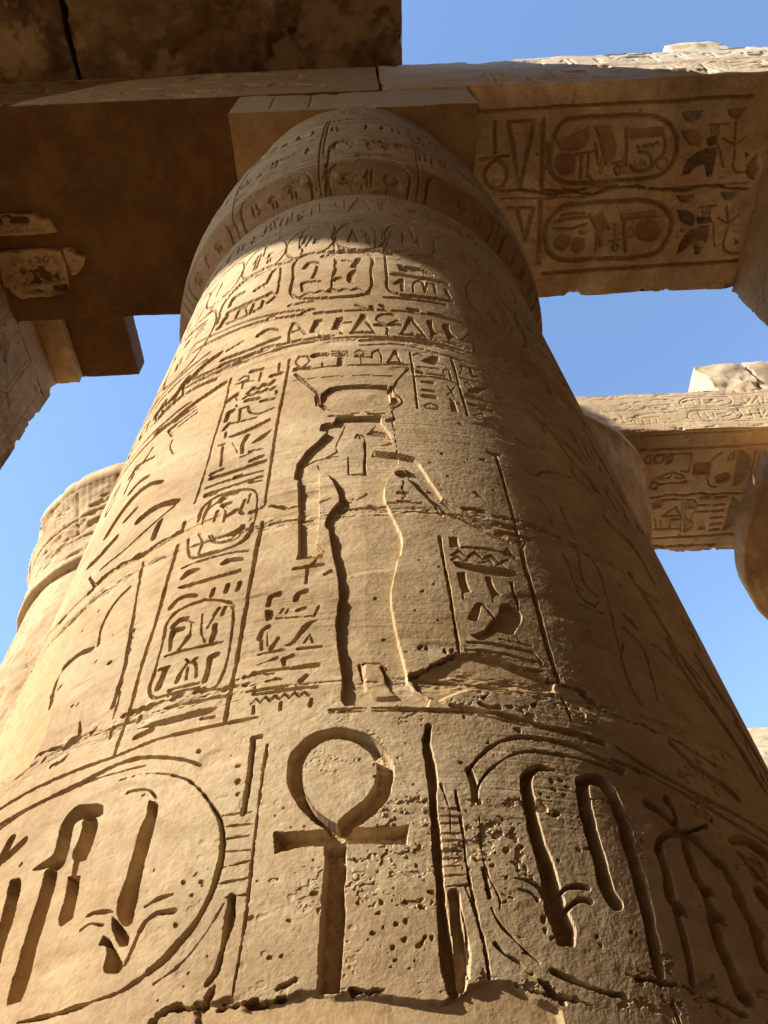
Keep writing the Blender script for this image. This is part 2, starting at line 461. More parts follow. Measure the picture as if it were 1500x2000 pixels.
s 8|-314,2775,10.5 -312,2702,10.3
s 10|-337,2672,30.7 -301,2677,30.5
z 8 27|-435,2603,19.0 -301,2610,18.7
z 7 20.5|-445,2563,15.3 -296,2554,15.3
s 9|-522,2586,28.9 -488,2619,22.6 -475,2562,11.7
s 8|-473,2516,7.8 -468,2501,7.7
s 8|-305,2529,9.3 -303,2503,9.2
s 9|-430,2521,23.1 -380,2507,23.4
s 9|-359,2476,18.9 -312,2470,18.9
s 10|-501,2415,19.6 -499,2478,24.8 -486,2474,30.5
s 9|-441,2381,10.0 -447,2465,14.4 -417,2468,11.7 -400,2414,8.6
s 6|-398,2407,6.8 -360,2381,9.0 -305,2395,9.5
s 9|-500,2352,19.6 -484,2382,19.4
s 6|-490,2384,8.5 -427,2365,8.9 -369,2359,9.1
p 10|-468,2281 -389,2294 -309,2326 -307,2306 -376,2275 -455,2271
s 9|-489,2324,11.8 -484,2291,11.7
p 10|-372,2179 -341,2210 -297,2240 -304,2220 -338,2183
s 11|-396,2136,15.5 -401,2194,18.1 -389,2244,21.3
s 9|-472,2098,10.4 -485,2224,10.9
s 5|-506,2247,8.0 -479,2239,8.1
s 7|-369,2131,9.3 -321,2122,9.4
s 5|-448,2230,3.5 -414,2145,3.4
s 5|-398,2110,8.3 -356,2116,8.2
s 9|-355,2065,18.0 -316,2075,17.7
s 10|-501,2037,16.9 -423,2028,17.2 -302,2039,17.1
s 9|-503,2063,17.2 -462,2070,17.0
s 7|-508,1987,9.4 -401,1983,9.2 -303,1980,9.0
s 8|-505,1945,11.0 -385,1943,10.9 -302,1951,10.7
s 7|-506,1934,8.9 -460,1928,8.9
s 7|-344,1931,8.4 -300,1926,8.4
s 9|-402,1990,18.5 -382,1990,18.5
o 8.4|-421,1944
o 8.4|-408,1942
o 8.4|-395,1941
o 7.3|-421,1975
o 7.3|-405,1972
o 7.3|-392,1970
s 8|-505,1805,9.1 -497,1875,11.7 -456,1907,13.4 -380,1905,11.5 -329,1887,9.0 -311,1860,6.3 -303,1787,6.6 -303,1702,6.8 -310,1651,8.3 -333,1627,10.3 -394,1618,9.9 -465,1629,9.4
s 6|-486,1788,6.5 -477,1849,8.2 -441,1876,9.4 -377,1884,8.9
s 10|-436,1877,21.4 -419,1896,22.3 -383,1891,19.8
s 9|-407,1757,9.2 -410,1824,8.4 -427,1850,14.3 -397,1847,14.7
s 9|-355,1792,11.4 -347,1841,11.6
s 9|-335,1821,8.7 -331,1864,8.8
s 9|-486,1817,10.9 -473,1885,11.1
s 9|-445,1782,11.6 -437,1822,11.7
s 9|-354,1781,10.0 -343,1769,10.0
s 9|-396,1781,17.0 -370,1799,16.8
s 6|-446,1706,5.0 -426,1670,6.6 -369,1660,9.1 -350,1686,8.4
s 7|-377,1683,11.1 -347,1698,10.9
s 5|239,1720,4.5 257,1684,4.5
s 11|418,1650,14.2 446,1652,14.4 487,1653,15.2 523,1646,15.8
s 5|451,1630,4.4 496,1629,4.4
s 5|449,1620,4.4 493,1615,4.5
s 7|447,1610,7.5 490,1600,5.9 504,1632,4.2
s 12|324,1736,15.8 361,1741,16.5 387,1737,17.2
c 12|412,1721,14.0 451,1729,14.9 488,1729,16.1 502,1725,16.8
c 15|501,1719,15.0 547,1710,14.9 597,1710,15.2 641,1703,15.7 684,1703,15.4 728,1705,15.5
c 10|15,1728,8.5 65,1729,8.5 104,1733,8.5 146,1738,8.5 202,1743,8.6
s 16|145,1889,36.3 148,1886,36.3
c 9|148,1850,6.2 146,1804,6.3 153,1775,6.0 139,1752,7.0
s 9|132,1788,14.8 158,1790,14.8
s 9|130,1744,12.9 164,1747,12.9
s 11|462,2098,21.2 480,2092,20.2 502,2098,18.3
s 12|488,2078,13.4 488,1991,12.9 487,1901,12.5 487,1823,12.1 486,1763,11.8 485,1713,11.5 484,1658,11.1 480,1572,10.8 480,1528,10.8
s 10|232,2785,11.2 233,2616,10.6 231,2473,10.1 228,2319,9.6
s 10|410,2798,12.8 413,2644,12.2 414,2512,11.8 417,2401,11.5 418,2327,11.2
s 8|410,2805,18.1 458,2804,18.1
s 7|243,2761,9.0 266,2787,13.6 286,2767,11.9
p 9|269,2715 303,2752 330,2785 355,2786 348,2736 315,2695 293,2707
s 6|321,2694,6.4 342,2721,10.2 378,2710,11.4
s 6|253,2653,10.3 300,2658,10.2 343,2666,10.1
s 9|254,2613,27.0 267,2606,27.2
s 7|272,2602,12.6 325,2607,12.7 360,2608,12.9
s 7|241,2569,12.1 299,2580,12.3 358,2583,13.2 408,2562,13.4
s 8|357,2631,6.9 367,2667,9.2 385,2669,10.0 387,2583,7.9
s 9|266,2528,21.5 300,2532,21.4
s 9|261,2463,18.8 302,2463,18.8
s 9|262,2418,29.9 298,2417,30.0
s 6|256,2346,7.7 279,2363,9.9 311,2350,8.5 303,2332,8.3 265,2327,9.8 256,2346,7.0
s 7|364,2531,7.8 383,2453,7.7
s 7|393,2532,6.0 355,2453,5.9
s 8|363,2422,14.2 372,2404,14.2
p 9|357,2398 377,2401 384,2334 354,2326
s 7|392,2406,10.9 396,2397,11.0
s 7|434,2667,5.8 448,2725,6.3 444,2743,9.0
s 7|451,2747,14.3 510,2755,14.1 566,2770,13.8
s 8|487,2728,12.9 491,2673,18.2 509,2684,17.3
s 6|429,2627,10.9 478,2628,11.0 549,2634,11.1
s 6|436,2570,5.1 451,2607,11.6 471,2576,10.3
p 10|446,2533 483,2576 566,2621 520,2571 488,2526 449,2509
s 10|441,2496,21.1 482,2488,21.4 529,2481,21.1 568,2487,20.0
s 9|437,2421,19.4 483,2422,20.2 530,2415,20.9
s 6|482,2449,10.5 510,2436,10.7
s 6|442,2337,6.6 481,2366,10.0 491,2325,4.3 455,2312,9.6 442,2337,7.5
s 9|589,3119,32.4 647,3107,33.3 725,3102,33.1 841,3131,31.2
s 8|607,2969,22.0 698,2974,23.5 819,2976,24.6
s 8|25,2877,17.0 62,2882,17.1 153,2895,17.2 246,2901,17.7 341,2898,18.5 436,2881,19.3 533,2857,20.2 636,2852,20.5 752,2870,20.9 866,2901,22.9 987,2936,23.8
s 6|25,2832,11.1 61,2833,11.1 182,2850,11.3 273,2838,11.7 364,2817,12.0 491,2803,12.7 588,2782,13.4 694,2779,13.8 812,2794,13.8
s 9|862,3109,35.3 955,3141,35.2 1174,3281,30.2
s 8|648,2768,25.1 725,2754,25.0 814,2770,23.5
s 8|652,2682,24.0 727,2668,26.1 785,2633,27.8
s 9|727,2608,26.5 787,2611,29.6 820,2593,32.6
s 10|772,3059,48.0 809,3038,48.0
s 10|579,2546,33.0 641,2530,33.1 710,2536,36.3 759,2507,31.8 762,2411,21.9
s 9|603,2260,17.5 628,2236,18.5 676,2233,17.7
s 11|635,2039,10.9 684,2094,13.5 750,2128,18.8 815,2147,21.1
s 8|770,2494,28.2 830,2445,30.6 898,2419,33.8 957,2358,36.3
s 6|579,2769,8.9 586,2659,8.7
s 6|539,2728,10.0 554,2662,9.9
o 14.4|728,2298
o 14.2|719,2262
o 16.9|637,2049
o 12.6|635,1979
o 14.3|626,2284
o 25.6|288,2027
o 21.2|244,1966
o 19.1|375,2017
o 17.3|380,1813
o 23|226,1812
o 15|269,1820
o 20.9|462,1817
o 18.2|466,1908
o 15.6|295,1895
o 25.7|434,2038
o 15.2|228,2394
o 24|375,2248
o 14.3|441,1867
o 13.4|395,2121
o 13.4|614,2125
o 11.4|501,2005
c 4|338,1914,3.6 356,1985,3.7 384,2046,3.9
c 5|373,1830,6.5 399,1811,6.6
p 10|-184,3153 -143,3154 -144,3020 -134,2950 -159,2958 -155,3002 -202,3021
p 10|-81,3141 -49,3145 -53,3063 -45,2953 -64,2965 -64,3003 -102,3018
s 6|-48,3082,22.1 -16,3077,22.3
s 8|-11,2961,13.4 43,3151,29.2 91,2957,12.9
s 6|-11,2961,21.2 91,2962,21.2
s 6|39,2970,16.0 43,2957,16.0
s 7|139,3056,18.2 100,3109,11.2 125,3160,21.4 178,3168,25.5 200,3123,10.7 156,3058,15.4
s 8|96,3044,27.7 204,3059,27.2
s 8|149,3038,15.8 142,2948,15.5
s 8|205,2959,10.6 260,3155,26.8 313,2965,14.4
s 6|205,2959,21.5 311,2973,21.2
s 6|257,2980,20.6 262,2966,20.6
p 10|336,3156 364,3169 365,3056 389,3027 361,3007 337,2944 341,3044
p 10|412,3151 446,3172 446,3073 469,3038 434,3006 419,2944 416,3028
s 8|-284,2951,11.4 -295,3063,12.8 -282,3168,18.3 -268,3146,15.6
s 6|-269,3161,9.9 -218,3010,9.6
s 5|-292,3062,18.0 -246,3078,17.5
s 9|-445,3155,47.0 -414,3173,42.3 -366,3137,32.2
s 8|-634,3058,29.5 -500,3025,31.2 -345,3040,30.5
s 8|-631,3004,27.6 -466,2958,29.6 -339,2970,29.4
s 6|-615,2950,23.7 -513,2934,24.1
s 6|-412,2982,22.1 -339,2970,22.4
s 6|-614,3143,31.0 -546,3160,29.9
s 9|-831,3080,48.0 -761,3129,48.0 -667,3159,48.0
s 5|482,3014,7.8 551,3146,7.9
s 5|557,3094,9.4 541,2949,9.0
s 9|617,3060,48.0 743,3068,48.0 821,3080,48.0
s 9|611,2989,48.0 704,2953,48.0 847,3004,41.3
s 9|750,3035,48.0 812,3044,48.0
s 6|-827,3001,24.4 -634,2944,24.7 -436,2923,23.2 -259,2925,21.8 -91,2919,20.9 73,2917,20.8 239,2922,21.3 410,2919,22.9 588,2895,24.3
s 6|-841,3054,24.6 -643,2990,25.1 -441,2965,23.6 -262,2960,22.1 -91,2951,21.3
s 6|-897,3464,29.5 -720,3387,28.9 -485,3320,25.7 -244,3240,24.1 -49,3213,24.0 139,3215,24.1 321,3228,25.1 485,3233,27.3 646,3226,30.9 841,3225,32.6
s 5|-930,3586,20.2 -735,3467,21.0 -493,3381,19.5 -247,3297,19.1
s 6|9,3274,17.7 68,3210,18.4
s 8|81,3256,25.6 92,3226,25.6
s 8|129,3275,29.5 157,3233,30.0
s 7|262,3259,38.2 298,3258,38.4
s 7|-232,3259,43.4 -202,3274,42.5
s 6|-417,3322,26.7 -324,3314,27.0
s 6|360,3256,26.5 486,3243,27.3
s 9|-295,4088,48.0 -175,4076,48.0 -44,4039,48.0 83,3985,25.7 88,3715,16.0 79,3465,15.6 47,3405,34.9 -101,3382,38.2 -298,3488,19.9 -327,3792,17.7 -321,4066,22.7 -295,4088,48.0
s 7|-318,3397,25.3 -101,3372,26.2 71,3405,24.8
s 9|-268,3884,35.1 -242,3948,48.0 -205,3925,22.4 -201,3824,21.2 -216,3700,22.6
c 10|-113,3943,22.5 -105,3669,21.5 -115,3462,21.2
s 8|-93,3629,42.6 -78,3642,42.0
p 9|-22,3790 12,3933 49,3918 14,3766
p 9|-27,3577 -21,3722 14,3755 0,3565
s 6|-57,3905,26.4 -15,3876,27.3
s 8|-262,3549,16.9 -261,3654,38.9 -186,3630,42.3
z 6 33.4|-259,3496,25.0 73,3458,26.4
s 9|173,4006,17.3 171,3652,16.2 176,3470,19.2 222,3428,40.6 351,3442,40.5 489,3481,38.9
s 7|176,4007,43.0 313,4019,44.5 463,4017,45.5
p 9|230,3867 274,3857 359,3862 440,3800 379,3758 296,3770 241,3766
s 8|210,3699,45.9 361,3710,46.7 491,3727,46.8
s 8|211,3572,26.2 247,3637,27.2 240,3477,18.0
s 7|296,3482,11.5 314,3629,12.8 358,3671,20.9 358,3512,12.9
s 7|358,3512,11.5 383,3650,13.8 419,3655,19.7 416,3530,13.1
s 8|479,3627,26.2 489,3531,25.8
s 6|151,3373,26.2 270,3379,26.6 453,3406,26.0
s 8|-370,4066,47.6 -417,4069,21.5 -406,3783,16.5 -415,3578,24.7 -507,3496,41.8 -627,3495,40.4 -752,3550,35.5
s 8|-417,4069,45.1 -535,4114,48.0 -686,4064,48.0 -764,3981,38.5 -770,3638,27.1
s 9|-483,3802,32.6 -473,3924,36.3 -447,4058,39.3
s 8|-547,3815,48.0 -488,3844,48.0
s 9|-713,3801,46.8 -703,3896,48.0 -647,3879,48.0
s 8|-711,3694,43.5 -607,3670,41.0 -421,3634,40.9
s 7|-634,3535,22.0 -624,3622,33.7 -585,3628,12.9 -557,3482,12.5
s 8|-544,3502,20.3 -536,3609,20.6
s 9|-479,3502,25.4 -471,3629,29.9 -453,3664,42.9
s 9|-734,3543,48.0 -717,3635,48.0
c 12|-173,4011,42.1 -116,4071,48.0 -29,4045,48.0 84,4058,48.0 198,4035,48.0 320,4109,48.0 475,4134,48.0
c 11|-119,4544,16.0 -109,4068,14.5
m 5|214,4061 323,4155 475,4134 560,4044 513,3918 396,3946 281,3961
s 5|-320,4240,13.1 -325,4457,15.9 -292,4593,44.2 -143,4555,42.1
s 5|-81,4102,11.6 -93,4432,13.3 -47,4519,40.6 109,4507,38.4 130,4410,12.6 121,4083,11.5
s 4|45,4454,10.5 100,4125,10.1
s 5|173,4137,10.3 183,4397,11.9 268,4531,25.6 351,4555,23.5 366,4319,13.1
s 5|-250,4420,17.6 -305,4140,17.5
s 5|232,4439,12.6 170,4049,11.8
s 5|-566,4369,16.6 -560,4549,36.9 -428,4584,41.4
s 5|-849,5015,42.5 -528,4865,48.0 -305,4830,47.9 -100,4806,44.5 131,4752,45.0 367,4781,46.7 544,4788,48.0 733,4771,48.0
s 4|-769,4818,34.4 -479,4747,36.0 -98,4738,33.1 362,4711,35.0 718,4671,36.4
s 5|-25,4839,18.8 56,5132,48.0 124,4836,17.9
s 4|-25,4839,38.6 124,4824,40.0
s 4|-343,4866,12.6 -335,5032,21.3 -281,5040,11.7 -279,4836,11.0
s 4|-272,4857,11.6 -266,5027,16.3 -228,5057,12.6 -217,4872,10.2
s 4|-155,5009,27.0 -121,5052,21.2 -93,4919,11.5
s 4|184,4850,10.2 208,5038,17.1 298,5085,29.3 306,4909,11.7
s 4|336,5111,15.9 375,4901,15.9
s 4|389,5092,20.0 433,4952,17.7 442,4846,14.0
s 4|-61,5152,10.6 -58,4877,10.1
s 4|176,5151,10.6 168,4874,10.1
s 5|-417,4891,15.7 -424,5102,16.4
s 6|-528,4865,17.9 -560,5080,28.9 -512,5098,48.0
s 5|-624,4844,25.4 -611,4986,25.6
s 5|-720,4788,32.1 -699,4936,31.8
s 7|-1036,4032,48.0 -922,3959,48.0 -896,4027,48.0
s 7|-1113,3946,48.0 -1022,3903,48.0 -914,3840,48.0
s 6|566,3335,22.6 609,3251,23.7
s 6|678,3854,45.4 789,3731,48.0 861,3582,48.0
s 5|548,3951,32.8 658,3832,34.6 758,3658,36.2
s 5|660,4285,38.7 809,4097,44.3 923,3835,47.4
s 5|480,4512,44.9 685,4455,48.0 844,4271,48.0
c 6|475,4134,39.1 597,4083,42.1 715,3975,45.5
s 13|-956,2742,38.8 -853,2716,42.3 -738,2732,41.3 -655,2759,38.2 -576,2782,35.8
s 13|-841,3092,48.0 -763,3094,48.0 -683,3121,47.4
s 13|-983,2988,48.0 -921,3028,48.0 -861,3116,48.0
s 8|-1013,2941,37.5 -865,2934,27.6 -757,2909,20.8 -635,2877,19.7
s 8|-1066,3034,38.2 -912,2998,32.5
s 9|-744,3013,31.2 -706,3002,31.6
s 7|-1205,3256,48.0 -1174,3306,48.0
s 7|-1051,2996,43.9 -1018,3040,39.1
s 4|-828,2715,15.0 -715,2731,14.4
s 4|-811,2676,14.3 -700,2689,13.7
s 4|-792,2637,14.1 -689,2655,13.4
s 4|-767,2600,13.6 -677,2619,13.0
s 7|-790,2540,8.3 -843,2639,14.6 -805,2634,26.3
s 5|-779,2498,9.1 -777,2451,6.0 -737,2365,4.9
s 14|-1018,2100,48.0 -983,2165,48.0 -929,2218,45.2 -867,2240,33.5 -795,2221,20.9 -743,2185,15.8
s 9|-899,2081,27.8 -854,2109,26.2
s 14|-797,2006,45.3 -752,2018,39.1 -685,2010,29.8 -621,1981,25.4
s 13|-1074,1973,33.7 -989,1963,38.9 -921,1995,38.9
s 9|-675,1818,15.9 -672,1868,16.0 -671,1910,16.0
s 5|-934,1846,12.0 -823,1857,11.9 -734,1899,11.3 -628,1960,10.3
s 9|-962,2313,35.3 -913,2335,28.6 -860,2320,21.0
s 5|-1048,2496,27.6 -1025,2546,17.5 -875,2469,12.2
s 5|-1017,2493,26.8 -958,2522,24.0 -926,2581,20.6
c 9|-1174,1759,19.8 -1080,1731,19.7 -984,1717,24.3 -928,1762,25.0
s 9|-1006,1860,10.0 -928,1762,9.4
c 9|-928,1762,26.9 -891,1775,21.9 -793,1775,17.5 -708,1759,16.5 -661,1769,17.3 -556,1788,16.4
m 5|-1165,1748 -923,1751 -938,1649 -936,1553 -925,1427 -880,1273 -853,1166 -869,1084 -898,1048 -1119,1151 -1315,1516 -1344,1653 -1340,1759 -1308,1829
s 6|-697,1723,6.9 -676,1627,6.7 -656,1513,6.6 -644,1427,6.1 -625,1343,5.6
s 6|-627,1396,12.5 -615,1289,12.2 -613,1202,12.2 -612,1139,11.8
s 7|-898,1404,25.4 -847,1420,19.9 -781,1407,15.5
s 6|-895,1267,13.7 -918,1378,18.4 -889,1414,22.1
s 6|-758,1409,9.0 -777,1498,11.9 -750,1582,15.2 -711,1612,15.3
o 17.1|-924,1707
o 14.1|-831,1588
o 14.1|-883,1536
o 16.9|-682,1306
o 12.6|-751,1204
o 12.7|-775,1209
o 12.1|-739,1341
o 11.2|-708,1421
o 18.2|-871,1323
o 18.5|-914,1318
s 6|612,1893,7.8 626,1844,7.0 629,1757,6.3
s 7|691,1888,9.2 695,1809,9.2 704,1728,9.2
s 7|630,1627,7.8 636,1561,7.3 634,1495,8.1 653,1482,10.1
s 8|695,1658,7.8 675,1571,8.1 674,1512,10.9 705,1476,12.7
s 9|633,1474,9.7 641,1442,11.4 675,1422,8.8 700,1453,5.5
s 7|621,1414,8.8 653,1407,8.5 699,1406,8.3
s 6|749,1662,7.7 755,1602,6.7 742,1493,5.9 727,1385,5.5 707,1254,5.3 702,1140,5.2
s 10|922,1982,28.2 951,1945,29.8 1001,1935,32.2 1050,1898,36.4
s 7|1050,1898,22.3 1069,1823,22.2 1079,1753,21.6
c 12|498,1735,12.0 560,1726,12.4 623,1713,13.2 663,1699,13.8 692,1688,14.1 752,1671,12.9 829,1690,13.1 887,1684,18.0 922,1658,20.3 966,1630,18.7 1042,1639,15.5
s 11|926,1700,26.8 942,1631,27.2 964,1547,28.0 987,1468,27.5 997,1386,28.1 1032,1310,29.9 1053,1203,28.9
s 9|792,1441,16.4 822,1402,16.9
s 6|762,1381,10.9 807,1337,9.9 797,1231,7.3 778,1136,6.5
c 7|831,1348,5.1 889,1370,9.0 938,1324,11.3
s 8|989,1415,17.0 1125,1298,21.3
s 7|1148,2834,33.2 1210,2567,38.4 1239,2304,38.7
s 7|788,2515,17.5 863,2324,19.7 961,2166,23.9
s 6|967,2624,17.2 1001,2384,17.5
s 6|1148,2662,32.9 1208,2463,41.1
s 5|1079,2313,20.2 1148,2219,25.0
s 6|1122,2427,28.2 1205,2317,38.5
c 9|810,1436,11.8 825,1410,12.0
o 13.1|628,1311
o 11.2|570,1376
o 10.9|623,1313
o 14.7|695,1891
o 11.2|689,1344
o 8.8|600,1342
o 12|747,1440
o 15.1|809,1497
o 17.2|833,1590
s 13|33,2090,9.9 35,2032,9.7 31,1960,9.5 32,1902,9.3
s 9|-22,2004,4.4 -20,1903,4.2
s 9|-20,1904,7.5 30,1902,7.5
s 7|-169,1975,6.0 -139,1999,6.4 -95,2010,6.5 -55,2015,6.5
s 7|-33,2211,4.1 -44,2158,4.1 -61,2092,3.9 -63,2062,3.6 -51,2030,3.8
s 11|1,2122,7.8 10,2143,11.7 29,2133,8.6 35,2107,6.4 33,2094,6.6
s 9|16,2125,7.2 19,2117,7.1
s 11|45,2146,10.3 66,2159,11.4 98,2154,10.1 122,2116,8.2
s 8|47,2150,5.2 62,2177,5.1 74,2204,5.0
s 8|56,2141,7.0 88,2137,7.0 106,2129,6.7
s 12|97,2072,13.1 124,2090,13.0
s 12|61,2021,7.6 76,2049,10.3 122,2059,11.3
s 13|64,2013,16.0 101,2006,16.1 145,1999,16.1 190,1983,16.0
s 10|-90,2263,11.3 -54,2259,11.3 -7,2259,11.4
s 9|49,2262,9.5 107,2265,9.5
s 8|-7,2273,11.4 16,2276,11.4 45,2281,11.3
s 9|-139,1519,6.9 -99,1520,6.9
s 10|-97,1518,12.6 -91,1519,12.6
s 7|-122,1973,3.5 -115,1948,3.5
c 6|-35,1765,8.0 -7,1776,8.1 20,1781,7.6 37,1801,6.5
c 6|-47,1716,7.8 -19,1726,7.9 12,1730,8.0 51,1725,7.9 87,1721,7.9
s 10|-95,2011,10.1 -60,2041,10.0
s 11|-124,2361,10.3 -109,2331,12.4 -79,2308,15.7 -7,2282,17.1 64,2292,17.0 124,2309,16.7
s 7|-64,2242,9.3 16,2241,9.4 94,2248,9.3
s 11|266,1766,11.2 294,1740,11.4 330,1710,11.7 362,1691,12.0
s 10|362,1691,11.8 410,1656,11.9 442,1630,12.0
s 10|252,1722,10.1 268,1702,11.2 309,1682,11.6 349,1657,11.5 384,1633,11.7 421,1617,11.9 449,1611,11.9
s 9|240,1727,5.1 250,1693,5.1'''
BEAM_CARVING = '''s 18|1352,1689,37.0 2045,1677,37.0 3223,1658,36.9 4550,1644,36.9
s 18|2297,3611,48.1 3574,3592,48.2 4882,3561,48.2
s 12|1240,1439,22.0 1367,1690,22.4
c 24|1628,2574,41.9 2131,2575,41.9 2729,2576,41.9
c 24|2069,2593,41.5 2771,2653,42.4 3077,2591,42.2 3748,2629,41.8 4769,2657,42.1
s 10|1664,2650,18.1 2710,2674,18.1
s 10|3682,2617,18.2 4748,2582,18.2
s 18|1604,2190,43.0 1501,2271,44.0 1461,2385,43.1 1529,2499,40.3 1656,2531,43.1 1728,2440,44.6 1709,2294,41.0 1604,2190,39.2
s 18|1405,2187,28.5 1740,2167,28.5
s 18|1557,1803,35.7 1578,2161,36.6
s 18|1700,1804,32.2 2012,1800,32.2
s 18|1706,1809,46.3 1906,2521,48.7
s 18|2008,1821,48.7 1906,2521,51.2
s 20|2122,1799,53.3 2158,2157,54.9 2174,2532,56.6
s 20|2359,1835,50.2 2534,1802,49.0 2950,1792,48.3 3399,1802,46.9 3625,1886,45.2 3745,2054,51.4 3762,2251,59.1 3673,2419,61.0 3499,2485,54.9 3062,2496,53.5 2562,2504,52.4 2334,2421,50.1 2256,2274,54.5 2262,2049,56.4 2359,1835,56.1
s 18|2202,2047,41.4 2229,2159,42.6 2228,2301,43.6
q 14 1|2524,2200 2547,2286 2538,2357 2485,2387 2423,2384 2362,2341 2324,2277 2340,2198 2397,2166 2465,2169
s 14|2524,2200,29.7 2547,2286,30.8 2538,2357,32.8 2485,2387,30.4 2423,2384,27.8 2362,2341,27.9 2324,2277,30.4 2340,2198,32.1 2397,2166,29.4 2465,2169,27.3 2524,2200,26.9
q 14 2|2288,2009 2494,1962 2667,1901 2697,2012 2634,2106 2456,2141 2360,2109
q 12 2|3092,1932 3556,1915 3577,2020 3110,2034
s 14|3114,1919,35.4 3194,2313,36.4
s 14|3560,1937,35.5 3617,2216,39.2 3474,2353,40.2
z 14 40.7|3279,2132,23.3 3576,2089,23.2
s 14|3317,2176,37.7 3446,2209,37.2 3508,2369,47.5 3327,2399,39.6 3246,2329,37.6
s 14|3078,2308,24.5 3135,2368,27.6 3097,2424,26.2 3050,2364,27.6 3078,2308,29.9
s 14|2998,2290,26.2 3151,2282,26.2
s 14|2788,1906,40.2 2842,2073,40.3 2938,2302,40.7
s 14|2909,1911,40.3 2998,2191,41.1
q 14 2|2723,1877 2876,1896 3026,2080 3034,2221 2938,2302 2842,2073
s 14|2613,2175,36.8 2635,2463,37.5
s 14|2696,2179,30.8 2710,2437,31.3
s 12|2551,2173,28.7 2793,2155,28.7
s 12|2766,2070,29.3 2830,2298,29.8
q 16 3|3746,1778 3989,1772 3965,1859 3882,1891 3792,1852
q 16 3|4273,1773 4507,1755 4485,1839 4420,1877 4337,1847
q 14 2|3795,1974 3947,1980 4058,2067 4029,2135 3902,2116
s 12|3795,1974,16.4 3947,1980,15.3 4058,2067,16.5 4029,2135,18.4 3902,2116,15.3 3795,1974,15.8
q 14 4|4077,2081 4205,2045 4257,2130 4140,2154
q 16 4|3872,2471 3924,2286 4057,2192 4252,2172 4268,2300 4267,2488 4192,2499 4125,2351 4038,2377 3963,2461
s 12|4087,1931,19.3 4327,1927,19.3
s 12|4117,1932,17.9 4135,2029,18.0
s 12|4154,1934,17.9 4171,2030,18.0
s 12|4190,1935,17.9 4208,2032,18.0
s 12|4221,1937,17.9 4239,2033,18.0
s 12|4251,2130,22.2 4384,2391,22.6
s 14|4415,1917,29.5 4488,2252,30.4 4514,2411,28.5 4590,2463,26.9 4658,2460,29.9
s 12|4305,2077,20.5 4474,2139,23.0 4581,2060,26.5
q 16 5|4599,2243 4660,2259 4634,2301
p 26|4668,2403 4753,2263 4834,2439 4804,2555 4716,2521
s 18|2438,2784,56.5 2658,2757,55.7 3103,2752,55.1 3552,2765,53.3 3762,2857,50.3 3886,3034,56.1 3870,3225,64.7 3773,3400,67.1 3549,3450,61.3 2881,3449,60.4 2513,3442,58.4 2352,3336,55.4 2277,3153,58.2 2294,2932,61.2 2438,2784,61.0
s 18|1799,2772,36.9 2085,2769,36.9
s 18|2093,2784,52.7 2008,3173,54.1
s 18|1895,2776,43.4 2008,3173,44.5
s 20|2175,2712,57.0 2202,3054,58.4 2232,3463,60.0
q 14 2|2580,3167 2596,3248 2531,3311 2445,3274 2404,3207 2446,3145 2510,3132
q 14 2|2773,3192 2776,3289 2718,3352 2648,3316 2623,3250 2663,3177
s 14|2580,3167,28.9 2596,3248,31.4 2531,3311,30.5 2445,3274,27.4 2404,3207,29.9 2446,3145,31.4 2510,3132,28.3 2580,3167,27.3
s 14|2773,3192,29.8 2776,3289,31.6 2718,3352,30.9 2648,3316,27.7
s 12|2376,2951,38.6 2551,2928,38.2 2760,2921,37.8
s 12|2385,3031,37.5 2599,3056,38.8 2786,3001,40.0
s 12|2448,2877,31.4 2608,2868,31.2 2737,2874,30.9
q 12 2|3206,2894 3652,2867 3669,2955 3220,2979
q 12 1|3738,3090 3734,3202 3626,3239 3502,3192 3448,3109 3470,3015 3578,2989 3691,3019
s 14|3738,3090,40.6 3734,3202,44.2 3626,3239,38.9 3502,3192,35.1 3448,3109,38.6 3470,3015,43.0 3578,2989,37.9 3691,3019,34.3 3738,3090,35.3
s 14|3268,2975,44.3 3350,3364,45.4
s 14|3198,3243,26.9 3252,3311,29.4 3217,3358,29.6 3169,3307,29.4 3198,3243,32.3
s 14|2804,2892,35.5 2928,3086,37.5 2950,3346,39.8
s 14|2961,2868,35.3 3088,3062,35.7
s 12|3113,3223,33.1 3259,3213,33.1
s 14|2950,3119,37.4 3006,3283,37.8
q 14 2|2808,2924 2961,2868 3083,3030 2971,3152
q 16 3|3859,2708 4097,2704 4066,2778 3958,2795
q 16 3|4427,2688 4648,2682 4609,2777 4512,2773
q 14 4|3911,2879 4061,2901 4187,3000 4169,3094 4011,3039
q 14 4|4193,2984 4386,2977 4405,3056 4228,3064
q 16 4|4015,3444 4069,3233 4206,3111 4397,3088 4410,3281 4319,3458 4268,3456 4234,3306 4135,3383
s 12|4213,2861,22.4 4433,2840,22.4
s 12|4246,2862,19.1 4265,2972,19.2
s 12|4293,2858,19.1 4313,2968,19.2
s 12|4340,2854,19.1 4359,2960,19.2
s 12|4422,3057,24.9 4510,3351,25.4
s 14|4547,2845,27.5 4628,3098,29.3 4628,3356,29.0 4717,3443,26.8 4855,3459,29.2
s 12|4472,2996,22.7 4620,3066,26.2 4726,2976,29.6
q 14 5|4763,3264 4823,3316 4775,3347
o 83.1|4032,3135
o 71|4003,3230
o 181.7|2943,2535
o 121.5|2442,2543
o 46.6|3912,2229
o 58.4|2091,2154
o 44.4|3238,1737
o 38.5|3820,1681
c 12|2741,2438,27.5 2880,2532,28.4 3067,2525,30.0
c 16|2783,2513,84.1 2950,2580,87.6 3103,2557,92.5'''
